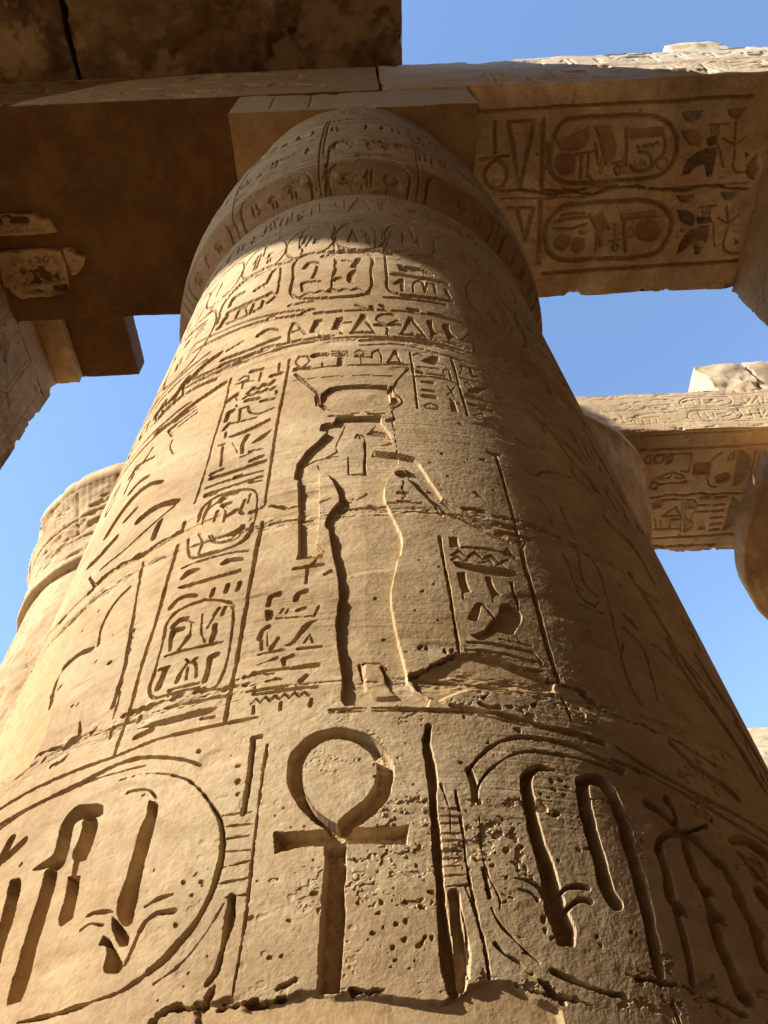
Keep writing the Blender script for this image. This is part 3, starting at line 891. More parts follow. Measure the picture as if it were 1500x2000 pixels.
FAR_BEAM_CARVING = '''s 14|3967,6491,32.1 4766,6492,32.1 6102,6497,32.1
s 8|3816,6226,18.7 4709,6229,18.7 6023,6225,18.7
s 14|4636,8317,38.8 5455,8311,38.8 6273,8306,38.8
c 22|4436,7417,35.7 4686,7408,35.6 5241,7389,35.3 6198,7411,35.1
s 14|4204,6690,21.9 4240,6596,23.6 4286,6598,17.7 4317,6762,21.5 4242,6751,19.5 4204,6690,17.8
s 14|4347,6666,26.2 4387,6598,27.7 4469,6602,21.3 4508,6692,23.8 4443,6743,27.3 4370,6716,21.4 4347,6666,20.3
s 14|4465,6583,25.9 4679,6582,25.9 4926,6587,25.8
s 14|4925,6603,21.4 4948,6766,22.1 4950,6937,28.2 4829,6906,25.0
s 14|4524,6612,27.0 4627,6592,20.8 4640,6715,25.5 4556,6769,21.2 4558,6646,22.5
q 12 2|4511,6611 4616,6601 4629,6731 4565,6744
s 14|4406,7184,28.6 4431,7101,32.4 4518,7150,23.4 4514,7242,32.1 4436,7244,26.9 4406,7184,23.5
s 14|4514,7173,28.2 4961,7132,28.1
s 14|4420,7043,28.8 4696,6922,26.8 4673,7047,29.0 4503,7048,27.2
s 14|4696,6922,23.3 4910,7028,21.8 4943,7114,20.8
s 14|4778,6987,22.8 4779,7054,23.2 4902,7054,27.2
q 16 1|5006,6785 5279,6762 5317,7008 5039,6992
s 14|5006,6785,20.3 5279,6762,16.0 5317,7008,21.8 5039,6992,16.4 5006,6785,16.2
s 14|5406,6598,31.9 5294,6688,29.6 5293,6851,25.6 5302,7084,24.4 5369,7224,23.6 5476,7264,27.6
s 12|5297,6983,29.2 5236,7013,29.3
q 16 1|5407,7040 5585,6984 5668,7072 5642,7155 5469,7179
q 18 3|5670,6581 5796,6652 5899,6820 5919,7053 5838,7217 5759,7254
s 14|5670,6581,21.5 5796,6652,19.8 5899,6820,20.7 5919,7053,25.0 5838,7217,29.5 5759,7254,21.5 5670,6581,21.7
s 14|5535,6734,22.4 5564,6639,23.2 5604,6584,17.1 5631,6740,23.4 5535,6734,22.7
s 14|5929,6596,24.5 6017,7262,25.4
s 14|6011,6600,24.5 6102,7267,25.4
s 14|6088,6589,24.4 6183,7238,25.3
q 16 3|6162,6705 6165,7001 6177,7237 6308,7211
s 14|4501,7537,30.3 4592,7497,29.8 4702,7489,28.7 4996,7486,21.0 5099,8183,23.2
s 14|4501,7537,21.6 4540,7664,21.7
q 12 2|4526,7521 4675,7495 4676,7636 4565,7647
s 14|4716,7837,30.2 4901,7632,29.6 5001,7807,21.4
s 14|4710,7837,29.7 5035,7831,29.6
s 14|4627,8116,30.3 5085,8118,30.3
s 14|4593,7866,19.2 4667,8100,19.4
s 14|4696,7909,19.1 4770,8106,19.3
s 14|4882,8087,21.2 4882,7920,26.6 5032,7911,26.4
s 14|5070,7501,26.9 5194,7526,21.6 5264,7708,23.3 5219,7850,23.5 5290,8075,25.2 5193,8189,31.3
s 14|5043,7482,22.2 5164,8187,23.1
q 10 6|5127,7862 5221,7923 5288,8094 5184,8173
q 10 6|5078,7536 5186,7543 5239,7688 5108,7698
s 14|5261,7477,35.6 5435,7477,35.6
s 14|5268,7629,36.4 5465,7624,36.4
s 14|5300,7768,36.8 5485,7764,36.8
s 14|5515,7482,35.8 5703,7479,35.8
s 14|5530,7635,36.4 5710,7631,36.4
s 14|5548,7768,36.7 5728,7768,36.7
s 14|5569,7915,37.4 5752,7912,37.4
s 14|5589,8057,38.2 5764,8049,38.2
s 14|5601,8188,38.6 5765,8183,38.5
p 12|5396,8145 5407,8045 5486,7998 5539,8173
q 18 3|5811,7485 5932,7570 6015,7753 6009,7972 5961,8117 5847,8207
s 14|5811,7485,22.5 5932,7570,20.8 6015,7753,22.6 6009,7972,26.4 5961,8117,31.2 5847,8207,22.8 5811,7485,23.5
s 14|6041,7471,25.4 6155,8193,26.3
s 14|6118,7476,25.6 6179,7909,26.2
o 98.6|5090,8251
o 57.1|5405,6487
o 55.4|5739,6149
c 16|4730,8496,58.4 4917,8547,62.3 5089,8519,64.2 5354,8517,63.0 5800,8526,62.9'''
FAR_FACE_CARVING = '''s 7|3856,10133,31.5 4641,10108,31.4 5452,10087,31.3 6265,10076,31.2
s 6|3595,10495,27.3 4491,10495,27.4 6445,10479,27.4
s 6|3764,9711,24.7 4768,9696,24.8 6077,9654,24.8
s 8|4935,10287,20.0 5013,10390,26.0 5140,10434,37.8 5770,10402,40.3 5785,10290,17.9 5673,10163,34.1 5044,10168,37.1 4942,10188,36.6 4935,10287,24.2
s 8|4916,9888,19.3 4992,9986,24.7 5099,10018,35.5 5774,10009,38.1 5783,9887,17.4 5664,9742,32.1 4945,9746,35.3 4906,9785,26.0 4916,9888,20.5
s 7|3992,10320,32.6 4116,10363,39.2 4138,10252,19.2 4000,10157,26.9
s 7|4224,10353,35.8 4340,10370,35.8
s 7|4138,10252,38.9 4336,10179,38.7
s 7|4519,10409,37.5 4744,10415,39.5 4860,10349,39.7
s 7|4494,10246,35.8 4779,10274,35.9
s 7|4976,10283,26.4 5084,10355,26.6
s 7|5175,10375,22.6 5143,10213,22.4
s 7|5292,10392,21.4 5236,10204,21.1
s 7|5353,10330,41.2 5497,10344,41.2
s 7|5349,10248,25.7 5346,10167,25.5
s 7|5482,10236,34.4 5647,10303,34.5
s 7|5973,10355,26.2 5986,10188,38.0 6107,10343,19.0
s 7|6065,10181,19.6 6225,10359,38.9 6171,10171,19.0
s 7|6293,10325,18.4 6237,10165,18.2
s 7|3887,9956,22.0 3896,9800,21.8
s 7|3978,9895,30.9 4098,9936,25.0 4000,9791,19.3
s 7|4166,9982,34.8 4471,10007,34.9
s 7|4067,9836,21.8 4074,9683,21.6
s 7|4205,9849,19.0 4177,9673,18.8
s 7|4317,9865,18.8 4280,9664,18.6
s 7|4422,9855,18.7 4386,9680,18.4
s 7|4135,9881,34.7 4490,9901,34.7
s 7|4603,9995,34.0 4831,10027,34.1
s 7|5110,9975,24.2 5096,9794,23.9
s 7|5205,9940,28.9 5226,9782,28.6
s 7|5345,9953,22.0 5313,9800,21.7
s 7|5404,9895,38.9 5544,9909,38.9
s 7|5452,9813,35.4 5601,9851,35.5
s 7|5950,9977,20.0 5905,9746,19.6
s 7|6092,9990,19.9 6044,9759,38.1 6185,9955,17.6
s 6|4502,9695,28.1 4780,9730,31.1 4998,9600,31.2'''

# ------------------------------------------------------------------ noise
def sm(t):
    return t*t*(3-2*t)
def grid_noise(us, zs, su, sz, seed):
    """smooth value noise on a tensor grid (rows zs, columns us), range 0..1"""
    rng = np.random.default_rng(seed)
    a = us/su + 1000.37; b = zs/sz + 1000.71
    ai = np.floor(a).astype(int); bi = np.floor(b).astype(int)
    a0 = ai.min(); b0 = bi.min()
    L = rng.random((bi.max()-b0+2, ai.max()-a0+2)).astype(np.float32)
    fa = sm(a-ai).astype(np.float32)[None, :]; fb = sm(b-bi).astype(np.float32)[:, None]
    i = ai-a0; j = bi-b0
    top = L[j][:, i]*(1-fa) + L[j][:, i+1]*fa
    bot = L[j+1][:, i]*(1-fa) + L[j+1][:, i+1]*fa
    return top*(1-fb) + bot*fb
def fbm2(us, zs, su, sz, seed, octv=3, gain=0.5):
    t = 0; amp = 1; tot = 0
    for k in range(octv):
        t = t + amp*(grid_noise(us, zs, su/2**k, sz/2**k, seed+k*17)-0.5); tot += amp; amp *= gain
    return t/tot*2
def hash3(i, j, k, seed):
    h = (i.astype(np.int64)*374761393 + j.astype(np.int64)*668265263 + k.astype(np.int64)*2147483647 + seed*1274126177) & 0xffffffff
    h = ((h ^ (h >> 13))*1274126177) & 0xffffffff
    h = ((h ^ (h >> 16))*2246822519) & 0xffffffff
    return ((h ^ (h >> 15)) & 0xffffff)/float(0xffffff)
def noise3(P, s, seed):
    Q = P/s; I = np.floor(Q).astype(np.int64); F = sm(Q-I)
    out = 0
    for dx in (0, 1):
        for dy in (0, 1):
            for dz in (0, 1):
                w = (F[:, 0] if dx else 1-F[:, 0])*(F[:, 1] if dy else 1-F[:, 1])*(F[:, 2] if dz else 1-F[:, 2])
                out = out + w*hash3(I[:, 0]+dx, I[:, 1]+dy, I[:, 2]+dz, seed)
    return out*2-1
def fbm3(P, s, seed, octv=3, gain=0.5):
    t = 0; a = 1; tot = 0
    for k in range(octv):
        t = t + a*noise3(P, s/2**k, seed+31*k); tot += a; a *= gain
    return t/tot

PIG = {0: (0.50, 0.35, 0.19, 0.75), 1: (0.34, 0.12, 0.06, 0.75), 2: (0.33, 0.19, 0.09, 0.6), 3: (0.24, 0.22, 0.15, 0.65),
       4: (0.13, 0.075, 0.04, 0.8), 5: (0.08, 0.05, 0.03, 0.7), 7: (0.17, 0.09, 0.035, 0.9), 6: (0.36, 0.30, 0.18, 0.7)}

# ------------------------------------------------------------------ carved surface: a tensor grid with a depth for every vertex
class Relief:
    def __init__(self, us, zs, seed=1, soft=0.003, wob=0.003):
        self.us = np.asarray(us, float); self.zs = np.asarray(zs, float)
        self.H = np.zeros((len(zs), len(us)), np.float32)
        self.B = np.zeros_like(self.H)                      # modelled bodies and repairs; cuts are taken out of these
        self.pig = np.zeros((len(zs), len(us), 4), np.float32)
        self.patch = np.zeros_like(self.H)
        self.seed = seed; self.soft = soft; self.ink = None; self.calm = None
        self.W = (fbm2(self.us, self.zs, 0.035, 0.035, seed+5, 3, 0.7)*wob).astype(np.float32)
        self.W2 = fbm2(self.us, self.zs, 0.11, 0.05, seed+9, 4, 0.75).astype(np.float32)
        self.W3 = fbm2(self.us, self.zs, 0.022, 0.016, seed+12, 3, 0.7).astype(np.float32)
        self.du = np.gradient(self.us) if len(self.us) > 1 else np.ones(1)
        self.dz = np.gradient(self.zs) if len(self.zs) > 1 else np.ones(1)
    def box(self, x0, x1, y0, y1):
        a = np.searchsorted(self.us, x0); b = np.searchsorted(self.us, x1)
        c = np.searchsorted(self.zs, y0); d = np.searchsorted(self.zs, y1)
        return slice(c, d), slice(a, b)
    @staticmethod
    def curve(pts, ws):
        """Catmull-Rom through the points, keeping sharp corners"""
        n = len(pts)
        if n < 3: return pts, ws
        P = np.array(pts); closed = math.dist(pts[0], pts[-1]) < 1e-6
        T = np.zeros_like(P)
        for i in range(n):
            if 0 < i < n-1: a, b = P[i]-P[i-1], P[i+1]-P[i]
            elif closed and n > 4: a, b = P[-1]-P[-2], P[1]-P[0]
            else: continue
            la, lb = np.linalg.norm(a)+1e-9, np.linalg.norm(b)+1e-9
            if a@b/(la*lb) > 0.35: T[i] = (a/la+b/lb)/2
        q = []; w = []
        for i in range(n-1):
            d = P[i+1]-P[i]; L = np.linalg.norm(d)
            m0 = T[i]*L if T[i].any() else d; m1 = T[i+1]*L if T[i+1].any() else d
            for j in range(4):
                s = j/4
                q.append(tuple((2*s**3-3*s*s+1)*P[i]+(s**3-2*s*s+s)*m0+(-2*s**3+3*s*s)*P[i+1]+(s**3-s*s)*m1)); w.append(ws[i]+(ws[i+1]-ws[i])*s)
        q.append(pts[-1]); w.append(ws[-1])
        return q, w
    def seg_sd(self, pts, ws):
        """signed distance to a poly-line of varying half width on its bounding slice"""
        m = max(ws)/2 + 0.03
        xs = [p[0] for p in pts]; ys = [p[1] for p in pts]
        sl = self.box(min(xs)-m, max(xs)+m, min(ys)-m, max(ys)+m)
        U = self.us[sl[1]]; Z = self.zs[sl[0]]
        sd = np.full((len(Z), len(U)), 9.0, np.float32)
        if sd.size == 0: return sl, sd
        for (p, w0), (q, w1) in zip(zip(pts[:-1], ws[:-1]), zip(pts[1:], ws[1:])):
            a = np.searchsorted(U, min(p[0], q[0])-m); b = np.searchsorted(U, max(p[0], q[0])+m)
            c = np.searchsorted(Z, min(p[1], q[1])-m); d = np.searchsorted(Z, max(p[1], q[1])+m)
            if a >= b or c >= d: continue
            X = U[a:b][None, :]; Y = Z[c:d][:, None]
            ex, ey = q[0]-p[0], q[1]-p[1]; l2 = ex*ex+ey*ey+1e-12
            t = np.clip(((X-p[0])*ex + (Y-p[1])*ey)/l2, 0, 1)
            dist = np.hypot(X-p[0]-t*ex, Y-p[1]-t*ey) - (w0 + (w1-w0)*t)/2
            np.minimum(sd[c:d, a:b], dist, out=sd[c:d, a:b])
        return sl, sd
    def poly_sd(self, pts, pad):
        xs = np.array([p[0] for p in pts]); ys = np.array([p[1] for p in pts])
        sl = self.box(xs.min()-pad, xs.max()+pad, ys.min()-pad, ys.max()+pad)
        X = self.us[sl[1]][None, :]; Y = self.zs[sl[0]][:, None]
        dist = np.full((Y.size, X.size), 9.0, np.float32); ins = np.zeros((Y.size, X.size), bool)
        n = len(pts)
        for i in range(n):
            x0, y0 = pts[i]; x1, y1 = pts[(i+1) % n]
            ex, ey = x1-x0, y1-y0; l2 = ex*ex+ey*ey+1e-12
            t = np.clip(((X-x0)*ex+(Y-y0)*ey)/l2, 0, 1)
            np.minimum(dist, np.hypot(X-x0-t*ex, Y-y0-t*ey), out=dist)
            if y0 != y1:
                ins ^= ((Y > min(y0, y1)) & (Y <= max(y0, y1))) & (X < x0 + (Y-y0)/(y1-y0)*ex)
        return sl, np.where(ins, -dist, dist)
    def cut(self, sl, sd, D, w=None, wob=1.0):
        if sd.size == 0: return
        e = self.soft*0.6 + 0.10*D
        cell = 0.8*min(float(np.median(self.dz[sl[0]])), float(np.median(self.du[sl[1]])))
        e = max(e, cell)
        if w: e = min(e, max(0.6*w, cell))
        t = np.clip((-sd + (self.W[sl] + self.W3[sl]*0.0016)*wob)/e + 0.35, 0, 1)
        h = -D*sm(t)*(1 - 0.22*np.clip(self.W2[sl], -1, 1) - 0.16*self.W3[sl])
        np.minimum(self.H[sl], h, out=self.H[sl])
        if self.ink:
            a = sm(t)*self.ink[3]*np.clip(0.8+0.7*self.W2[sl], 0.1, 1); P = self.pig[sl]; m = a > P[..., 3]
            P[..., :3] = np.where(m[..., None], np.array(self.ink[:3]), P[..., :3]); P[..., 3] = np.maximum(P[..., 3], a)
    def apply(self, data, gain=1.0, side=None):
        for line in data.strip().split('\n'):
            head, body = line.split('|'); head = head.split(); k = head[0]; par = [float(v) for v in head[1:]]
            pts = []; ws = []
            for tok in body.split():
                v = tok.split(','); pts.append((int(v[0])/1000, int(v[1])/1000))
                if len(v) > 2: ws.append(float(v[2])/1000)
            D = par[0]/1000*gain
            if side and k not in 'mr': D *= side(*pts[0])
            if k == 's':
                pts, ws = self.curve(pts, ws)
                sl, sd = self.seg_sd(pts, ws); self.cut(sl, sd, D, max(ws))
            elif k == 'c':
                q = []; w = []
                rr = random.Random(int(pts[0][0]*1000)+7)
                for i in range(len(pts)-1):
                    n = 5
                    L = math.dist(pts[i], pts[i+1])
                    for j in range(n):
                        t = j/n; jx = rr.uniform(-1, 1)*L*0.05; jy = rr.uniform(-1, 1)*L*0.05
                        q.append((pts[i][0]+(pts[i+1][0]-pts[i][0])*t+jx, pts[i][1]+(pts[i+1][1]-pts[i][1])*t+jy))
                        w.append((ws[i]+(ws[i+1]-ws[i])*t)*rr.uniform(0.35, 1.25))
                q.append(pts[-1]); w.append(ws[-1]*0.5)
                sl, sd = self.seg_sd(q, w); self.cut(sl, sd, D*1.1, max(w), 2.5)
            elif k == 'z':
                A = par[1]/1000; q = []
                n = len(pts)-1; tot = sum(math.dist(pts[i], pts[i+1]) for i in range(n)); N = max(6, int(tot/(A*0.9)))
                for i in range(n):
                    m = max(3, N//n); ex = pts[i+1][0]-pts[i][0]; ey = pts[i+1][1]-pts[i][1]; l = math.hypot(ex, ey)+1e-9
                    for j in range(m):
                        s_ = (A/2 if j % 2 else -A/2)
                        q.append((pts[i][0]+ex*j/m-ey/l*s_, pts[i][1]+ey*j/m+ex/l*s_))
                sl, sd = self.seg_sd(q, [ws[0]]*len(q)); self.cut(sl, sd, D, ws[0])
            elif k in 'pq':
                pts = self.curve(pts+pts[:1], [0]*(len(pts)+1))[0][:-1]
                sl, sd = self.poly_sd(pts, 0.03); self.cut(sl, sd, D)
                if k == 'q':
                    c = PIG[int(par[1])]; t = np.clip(-sd/0.004+0.5, 0, 1)*np.clip(0.95+0.5*self.W2[sl], 0.15, 1)
                    P = self.pig[sl]; P[..., :3] = P[..., :3]*(1-t[..., None]) + np.array(c[:3])*t[..., None]
                    P[..., 3] = np.maximum(P[..., 3], t*c[3])
            elif k == 'm':
                sl, sd = self.poly_sd(pts, 0.06)
                sd = sd + self.W2[sl]*0.012
                t = sm(np.clip(-sd/0.010+0.5, 0, 1))
                self.H[sl] *= 1-t; self.B[sl] = self.B[sl]*(1-t) - D*t
                self.patch[sl] = np.maximum(self.patch[sl], t)
            elif k == 'r':
                sl, sd = self.poly_sd(pts, 0.01); w = par[1]/1000
                sd = sd+self.W[sl]*0.7; h = np.where(sd < 0, -D*(0.12+0.88*np.exp(-(sd/w)**2))*np.clip(-sd/0.003, 0, 1), 0)
                np.minimum(self.B[sl], h, out=self.B[sl])
            elif k == 'o':
                r = par[0]/2000*0.72; rr = random.Random(int(pts[0][0]*10000)+int(pts[0][1]*977))
                q = [pts[0], (pts[0][0]+rr.uniform(-1.3, 1.3)*r, pts[0][1]+rr.uniform(-1.0, 1.0)*r)]
                sl, sd = self.seg_sd(q, [1.5*r, rr.uniform(0.5, 1.3)*r]); self.cut(sl, sd, min(0.010, 1.0*r+0.002)*gain, 2*r, 1.6)
    def weather(self, amp=1.0, pits=1.0, strata=1.0, pitmask=None):
        us, zs, s = self.us, self.zs, self.seed
        k = (1-0.75*self.patch)
        n = fbm2(us, zs, 0.8, 0.6, s+40, 2)*0.004 + fbm2(us, zs, 0.10, 0.08, s+50, 2, 0.5)*0.0007*k
        lay = np.clip(fbm2(us, zs, 0.6, 0.25, s+62, 2)*1.5+0.35, 0, 1)
        n = n + fbm2(us, zs, 0.22, 0.012, s+60, 3, 0.7)*0.0012*strata*k*lay + fbm2(us, zs, 0.013, 0.011, s+70, 3, 0.75)*0.00055*k
        gate = np.clip(fbm2(us, zs, 0.5, 0.35, s+90, 2)*2.2+0.05, 0.0, 1)
        if pitmask is not None: gate = gate*pitmask
        sp = np.clip((grid_noise(us, zs, 0.010, 0.008, s+83)-0.80)/0.1, 0, 1)
        n = n - sp*0.0013*k*pits*np.clip(gate*1.4-0.25, 0, 1)
        pn = grid_noise(us, zs, 0.018, 0.015, s+80)*0.6 + grid_noise(us, zs, 0.045, 0.03, s+81)*0.4
        p = np.clip((pn-0.73)/0.09, 0, 1)
        n = n - sm(p)*0.0045*pits*gate*(1-self.patch)
        # wide scaled losses
        q = np.clip((grid_noise(us, zs, 0.35, 0.16, s+95)*0.6+grid_noise(us, zs, 0.12, 0.05, s+96)*0.4-0.64)/0.12, 0, 1)
        n = n - sm(q)*0.0025*amp*(1-self.patch)
        if self.calm is not None: n = n*self.calm
        self.H += self.B + (n*amp).astype(np.float32); self.B[:] = 0

def random_signs(u0, u1, z0, z1, nu, nz, seed, width=None, depth=8, frames=True, fill=0.9):
    """rows of made-up picture-sign outlines, each cell one or two signs"""
    R = random.Random(seed); L = []
    cu = (u1-u0)/nu; cz = (z1-z0)/nz
    w = (width or 0.10*min(cu, cz))*1000
    def S(pts, ww=None, d=depth):
        L.append('s %g|' % d + ' '.join('%d,%d,%.1f' % (x*1000, y*1000, (ww or w)) for x, y in pts))
    def P(pts, d=depth):
        L.append('p %g|' % d + ' '.join('%d,%d' % (x*1000, y*1000) for x, y in pts))
    for i in range(nz):
        for j in range(nu):
            if R.random() > fill: continue
            x = u0+(j+0.5)*cu; y = z0+(i+0.5)*cz; a = cu*0.34*R.uniform(.7, 1); b = cz*0.36*R.uniform(.7, 1)
            t = R.randrange(11)
            if t == 0: S([(x-a, y-b), (x, y+b), (x+a, y-b), (x-a, y-b)])
            elif t == 1: S([(x-a*.6, y-b), (x-a*.6, y+b*.6), (x-a*.3, y+b), (x+a*.3, y+b), (x+a*.6, y+b*.6), (x+a*.6, y-b)])
            elif t == 2:
                for q in (-.6, 0, .6): S([(x-a, y+b*q), (x+a, y+b*q+.1*b)])
            elif t == 3: S([(x+a*.6*math.cos(v), y+b*.35+b*.55*math.sin(v)) for v in np.linspace(0, 2*math.pi, 9)]); S([(x, y-b*.2), (x, y-b)]); S([(x-a*.7, y-b*.25), (x+a*.7, y-b*.25)])
            elif t == 4: P([(x-a*.4, y-b), (x+a*.1, y-b), (x+a*.15, y-b*.1), (x+a*.5, y), (x+a*.3, y+b), (x-a*.1, y+b), (x-a*.35, y)])
            elif t == 5: P([(x-a, y-b*.3), (x-a*.2, y-b*.5), (x+a*.5, y-b*.1), (x+a*.6, y+b*.4), (x+a*.9, y+b*.7), (x+a*.5, y+b), (x+a*.1, y+b*.7), (x-a*.3, y+b*.2)]); S([(x, y-b*.4), (x+a*.1, y-b)]); S([(x+a*.3, y-b*.3), (x+a*.4, y-b)])
            elif t == 6: S([(x+a*math.cos(v), y+b*.6*math.sin(v)) for v in np.linspace(0, 2*math.pi, 10)])
            elif t == 7: L.append('z %g %.1f|%d,%d,%.1f %d,%d,%.1f' % (depth, b*700, (x-a)*1000, y*1000, w, (x+a)*1000, y*1000, w))
            elif t == 8: P([(x-a, y-b*.2), (x-a*.5, y+b*.4), (x+a*.5, y+b*.4), (x+a, y-b*.2)]); S([(x-a*.3, y-b), (x-a*.3, y-b*.5)]); S([(x+a*.3, y-b), (x+a*.3, y-b*.5)])
            elif t == 9: S([(x-a*.7, y+b), (x-a*.7, y-b*.6), (x+a*.2, y-b), (x+a*.7, y-b*.2)]); S([(x+a*.2, y+b*.2), (x+a*.2, y+b)])
            else: S([(x-a*.4, y-b), (x-a*.3, y+b)]); S([(x+a*.3, y-b), (x+a*.45, y+b)]); S([(x-a, y), (x-a*.6, y+b*.5)])
        if frames and i > 0: S([(u0, z0+i*cz), (u1, z0+i*cz)], w*.7)
    return '\n'.join(L)
def lines_h(u0, u1, zl, w, d):
    return '\n'.join('s %g|%d,%d,%.1f %d,%d,%.1f' % (d, u0*1000, z*1000, w, u1*1000, z*1000, w) for z in zl)
def lines_v(us_, z0, z1, w, d):
    return '\n'.join('s %g|%d,%d,%.1f %d,%d,%.1f' % (d, u*1000, z0*1000, w, u*1000, z1*1000, w) for u in us_)

# ------------------------------------------------------------------ mesh helpers
def mesh_from(name, co, quads, mat, parent=None, pig=None, smooth=True):
    me = bpy.data.meshes.new(name)
    co = np.ascontiguousarray(co, np.float32); q = np.ascontiguousarray(quads, np.int32)
    me.vertices.add(len(co)); me.vertices.foreach_set('co', co.ravel())
    me.loops.add(q.size); me.loops.foreach_set('vertex_index', q.ravel())
    me.polygons.add(len(q)); me.polygons.foreach_set('loop_start', np.arange(0, q.size, q.shape[1], dtype=np.int32))
    me.polygons.foreach_set('use_smooth', np.full(len(q), smooth, bool))
    if pig is None: pig = np.zeros((len(co), 4), np.float32)
    at = me.attributes.new('pigment', 'FLOAT_COLOR', 'POINT'); at.data.foreach_set('color', np.ascontiguousarray(pig, np.float32).ravel())
    me.materials.append(mat)
    me.update(calc_edges=True)
    o = bpy.data.objects.new(name, me); C.objects.link(o)
    if parent: o.parent = parent
    return o
def grid_quads(nr, nc, wrap=False, flip=False):
    r = np.arange(nr-1)[:, None]; c = np.arange(nc if wrap else nc-1)[None, :]
    c2 = (c+1) % nc
    q = np.stack([r*nc+c, r*nc+c2, (r+1)*nc+c2, (r+1)*nc+c], -1).reshape(-1, 4)
    return q[:, ::-1] if flip else q
def empty(name, loc, label=None, cat=None, group=None):
    o = bpy.data.objects.new(name, None); C.objects.link(o); o.location = loc; o.empty_display_size = 0.3
    return tag(o, label, cat, group)
def tag(o, label=None, cat=None, group=None, kind=None):
    if label: o['label'] = label
    if cat: o['category'] = cat
    if group: o['group'] = group
    if kind or label: o['kind'] = kind or 'thing'
    return o

def lathe(name, prof, ths, mat, parent, H=None, pig=None, smooth=True, wobble=0.0, seed=3):
    """surface of revolution; prof rows (r, z); ths angles from -Y towards +X; H depth along the outward normal"""
    pr = np.array(prof, float); n = len(pr)
    tan = np.gradient(pr, axis=0); l = np.hypot(tan[:, 0], tan[:, 1])+1e-9
    nr, nz = tan[:, 1]/l, -tan[:, 0]/l
    T = np.asarray(ths)[None, :]
    h = np.zeros((n, T.shape[1])) if H is None else H
    R = pr[:, 0][:, None] + h*nr[:, None]; Z = pr[:, 1][:, None] + h*nz[:, None] + 0*T
    co = np.stack([R*np.sin(T), -R*np.cos(T), Z], -1).reshape(-1, 3)
    if wobble:
        k = fbm3(co, 0.5, seed, 3)[:, None]*wobble
        rad = co.copy(); rad[:, 2] = 0; rad /= (np.linalg.norm(rad, axis=1)[:, None]+1e-9)
        co = co + rad*k
    return mesh_from(name, co, grid_quads(n, T.shape[1], wrap=True), mat, parent, None if pig is None else pig.reshape(-1, 4), smooth)

def stone_block(name, lo, hi, mat, parent=None, step=0.12, amp=0.012, chip=0.05, chipr=0.06, seed=1, faces=None, origin=(0, 0, 0), warp=None, pig=None):
    """a dressed stone block with worn, chipped edges; faces maps '-z' etc. to a Relief laid on that face"""
    lo = np.array(lo, float); hi = np.array(hi, float); faces = faces or {}
    cos = []; qs = []; pgs = []; off = 0; haspig = bool(faces) or pig is not None
    for ax in range(3):
        for s in (0, 1):
            key = ('-' if s == 0 else '+') + 'xyz'[ax]
            a, b = [(1, 2), (0, 2), (0, 1)][ax]
            f = faces.get(key)
            if f is not None:
                ua = np.unique(np.concatenate([f.us, [lo[a], hi[a]]])); ub = np.unique(np.concatenate([f.zs, [lo[b], hi[b]]]))
                ua = ua[(ua >= lo[a]-1e-6) & (ua <= hi[a]+1e-6)]; ub = ub[(ub >= lo[b]-1e-6) & (ub <= hi[b]+1e-6)]
            else:
                ua = np.linspace(lo[a], hi[a], max(2, int((hi[a]-lo[a])/step)+1)); ub = np.linspace(lo[b], hi[b], max(2, int((hi[b]-lo[b])/step)+1))
            A, B = np.meshgrid(ua, ub)
            P = np.zeros(A.shape+(3,)); P[..., a] = A; P[..., b] = B; P[..., ax] = hi[ax] if s else lo[ax]
            P = P.reshape(-1, 3)
            D = np.minimum(P-lo, hi-P); e2 = np.sort(D, axis=1)[:, 1]
            Q = P + np.stack([fbm3(P, 0.45, seed+100*i, 3) for i in range(3)], 1)*amp
            c = np.exp(-e2/chipr)*np.clip(fbm3(P, 0.55, seed+7, 5, 0.75)*2.0-0.25, 0, 1.2)*chip + np.exp(-e2/0.012)*np.abs(fbm3(P, 0.09, seed+8, 2))*0.012
            ctr = (lo+hi)/2; ins = np.where(D < 0.25, np.sign(ctr-P), 0)
            Q = Q + ins*c[:, None]
            pg = np.zeros((len(P), 4), np.float32)
            if pig is not None: pg[:] = pig
            if f is not None:
                iu = np.clip(np.searchsorted(f.us, ua), 0, len(f.us)-1); iz = np.clip(np.searchsorted(f.zs, ub), 0, len(f.zs)-1)
                h = f.H[iz][:, iu].reshape(-1)
                fade = np.clip(D[:, [a, b]].min(1)/0.02, 0, 1)
                Q[:, ax] += (1 if s else -1)*h*fade
                pg = f.pig[iz][:, iu].reshape(-1, 4)
            fl = (s == 0) ^ (ax == 1)
            cos.append(Q); pgs.append(pg); qs.append(grid_quads(len(ub), len(ua), flip=fl)+off); off += len(Q)
    co = np.concatenate(cos)
    if warp: co = warp(co)
    return mesh_from(name, co-np.array(origin), np.concatenate(qs), mat, parent, np.concatenate(pgs) if haspig else None)

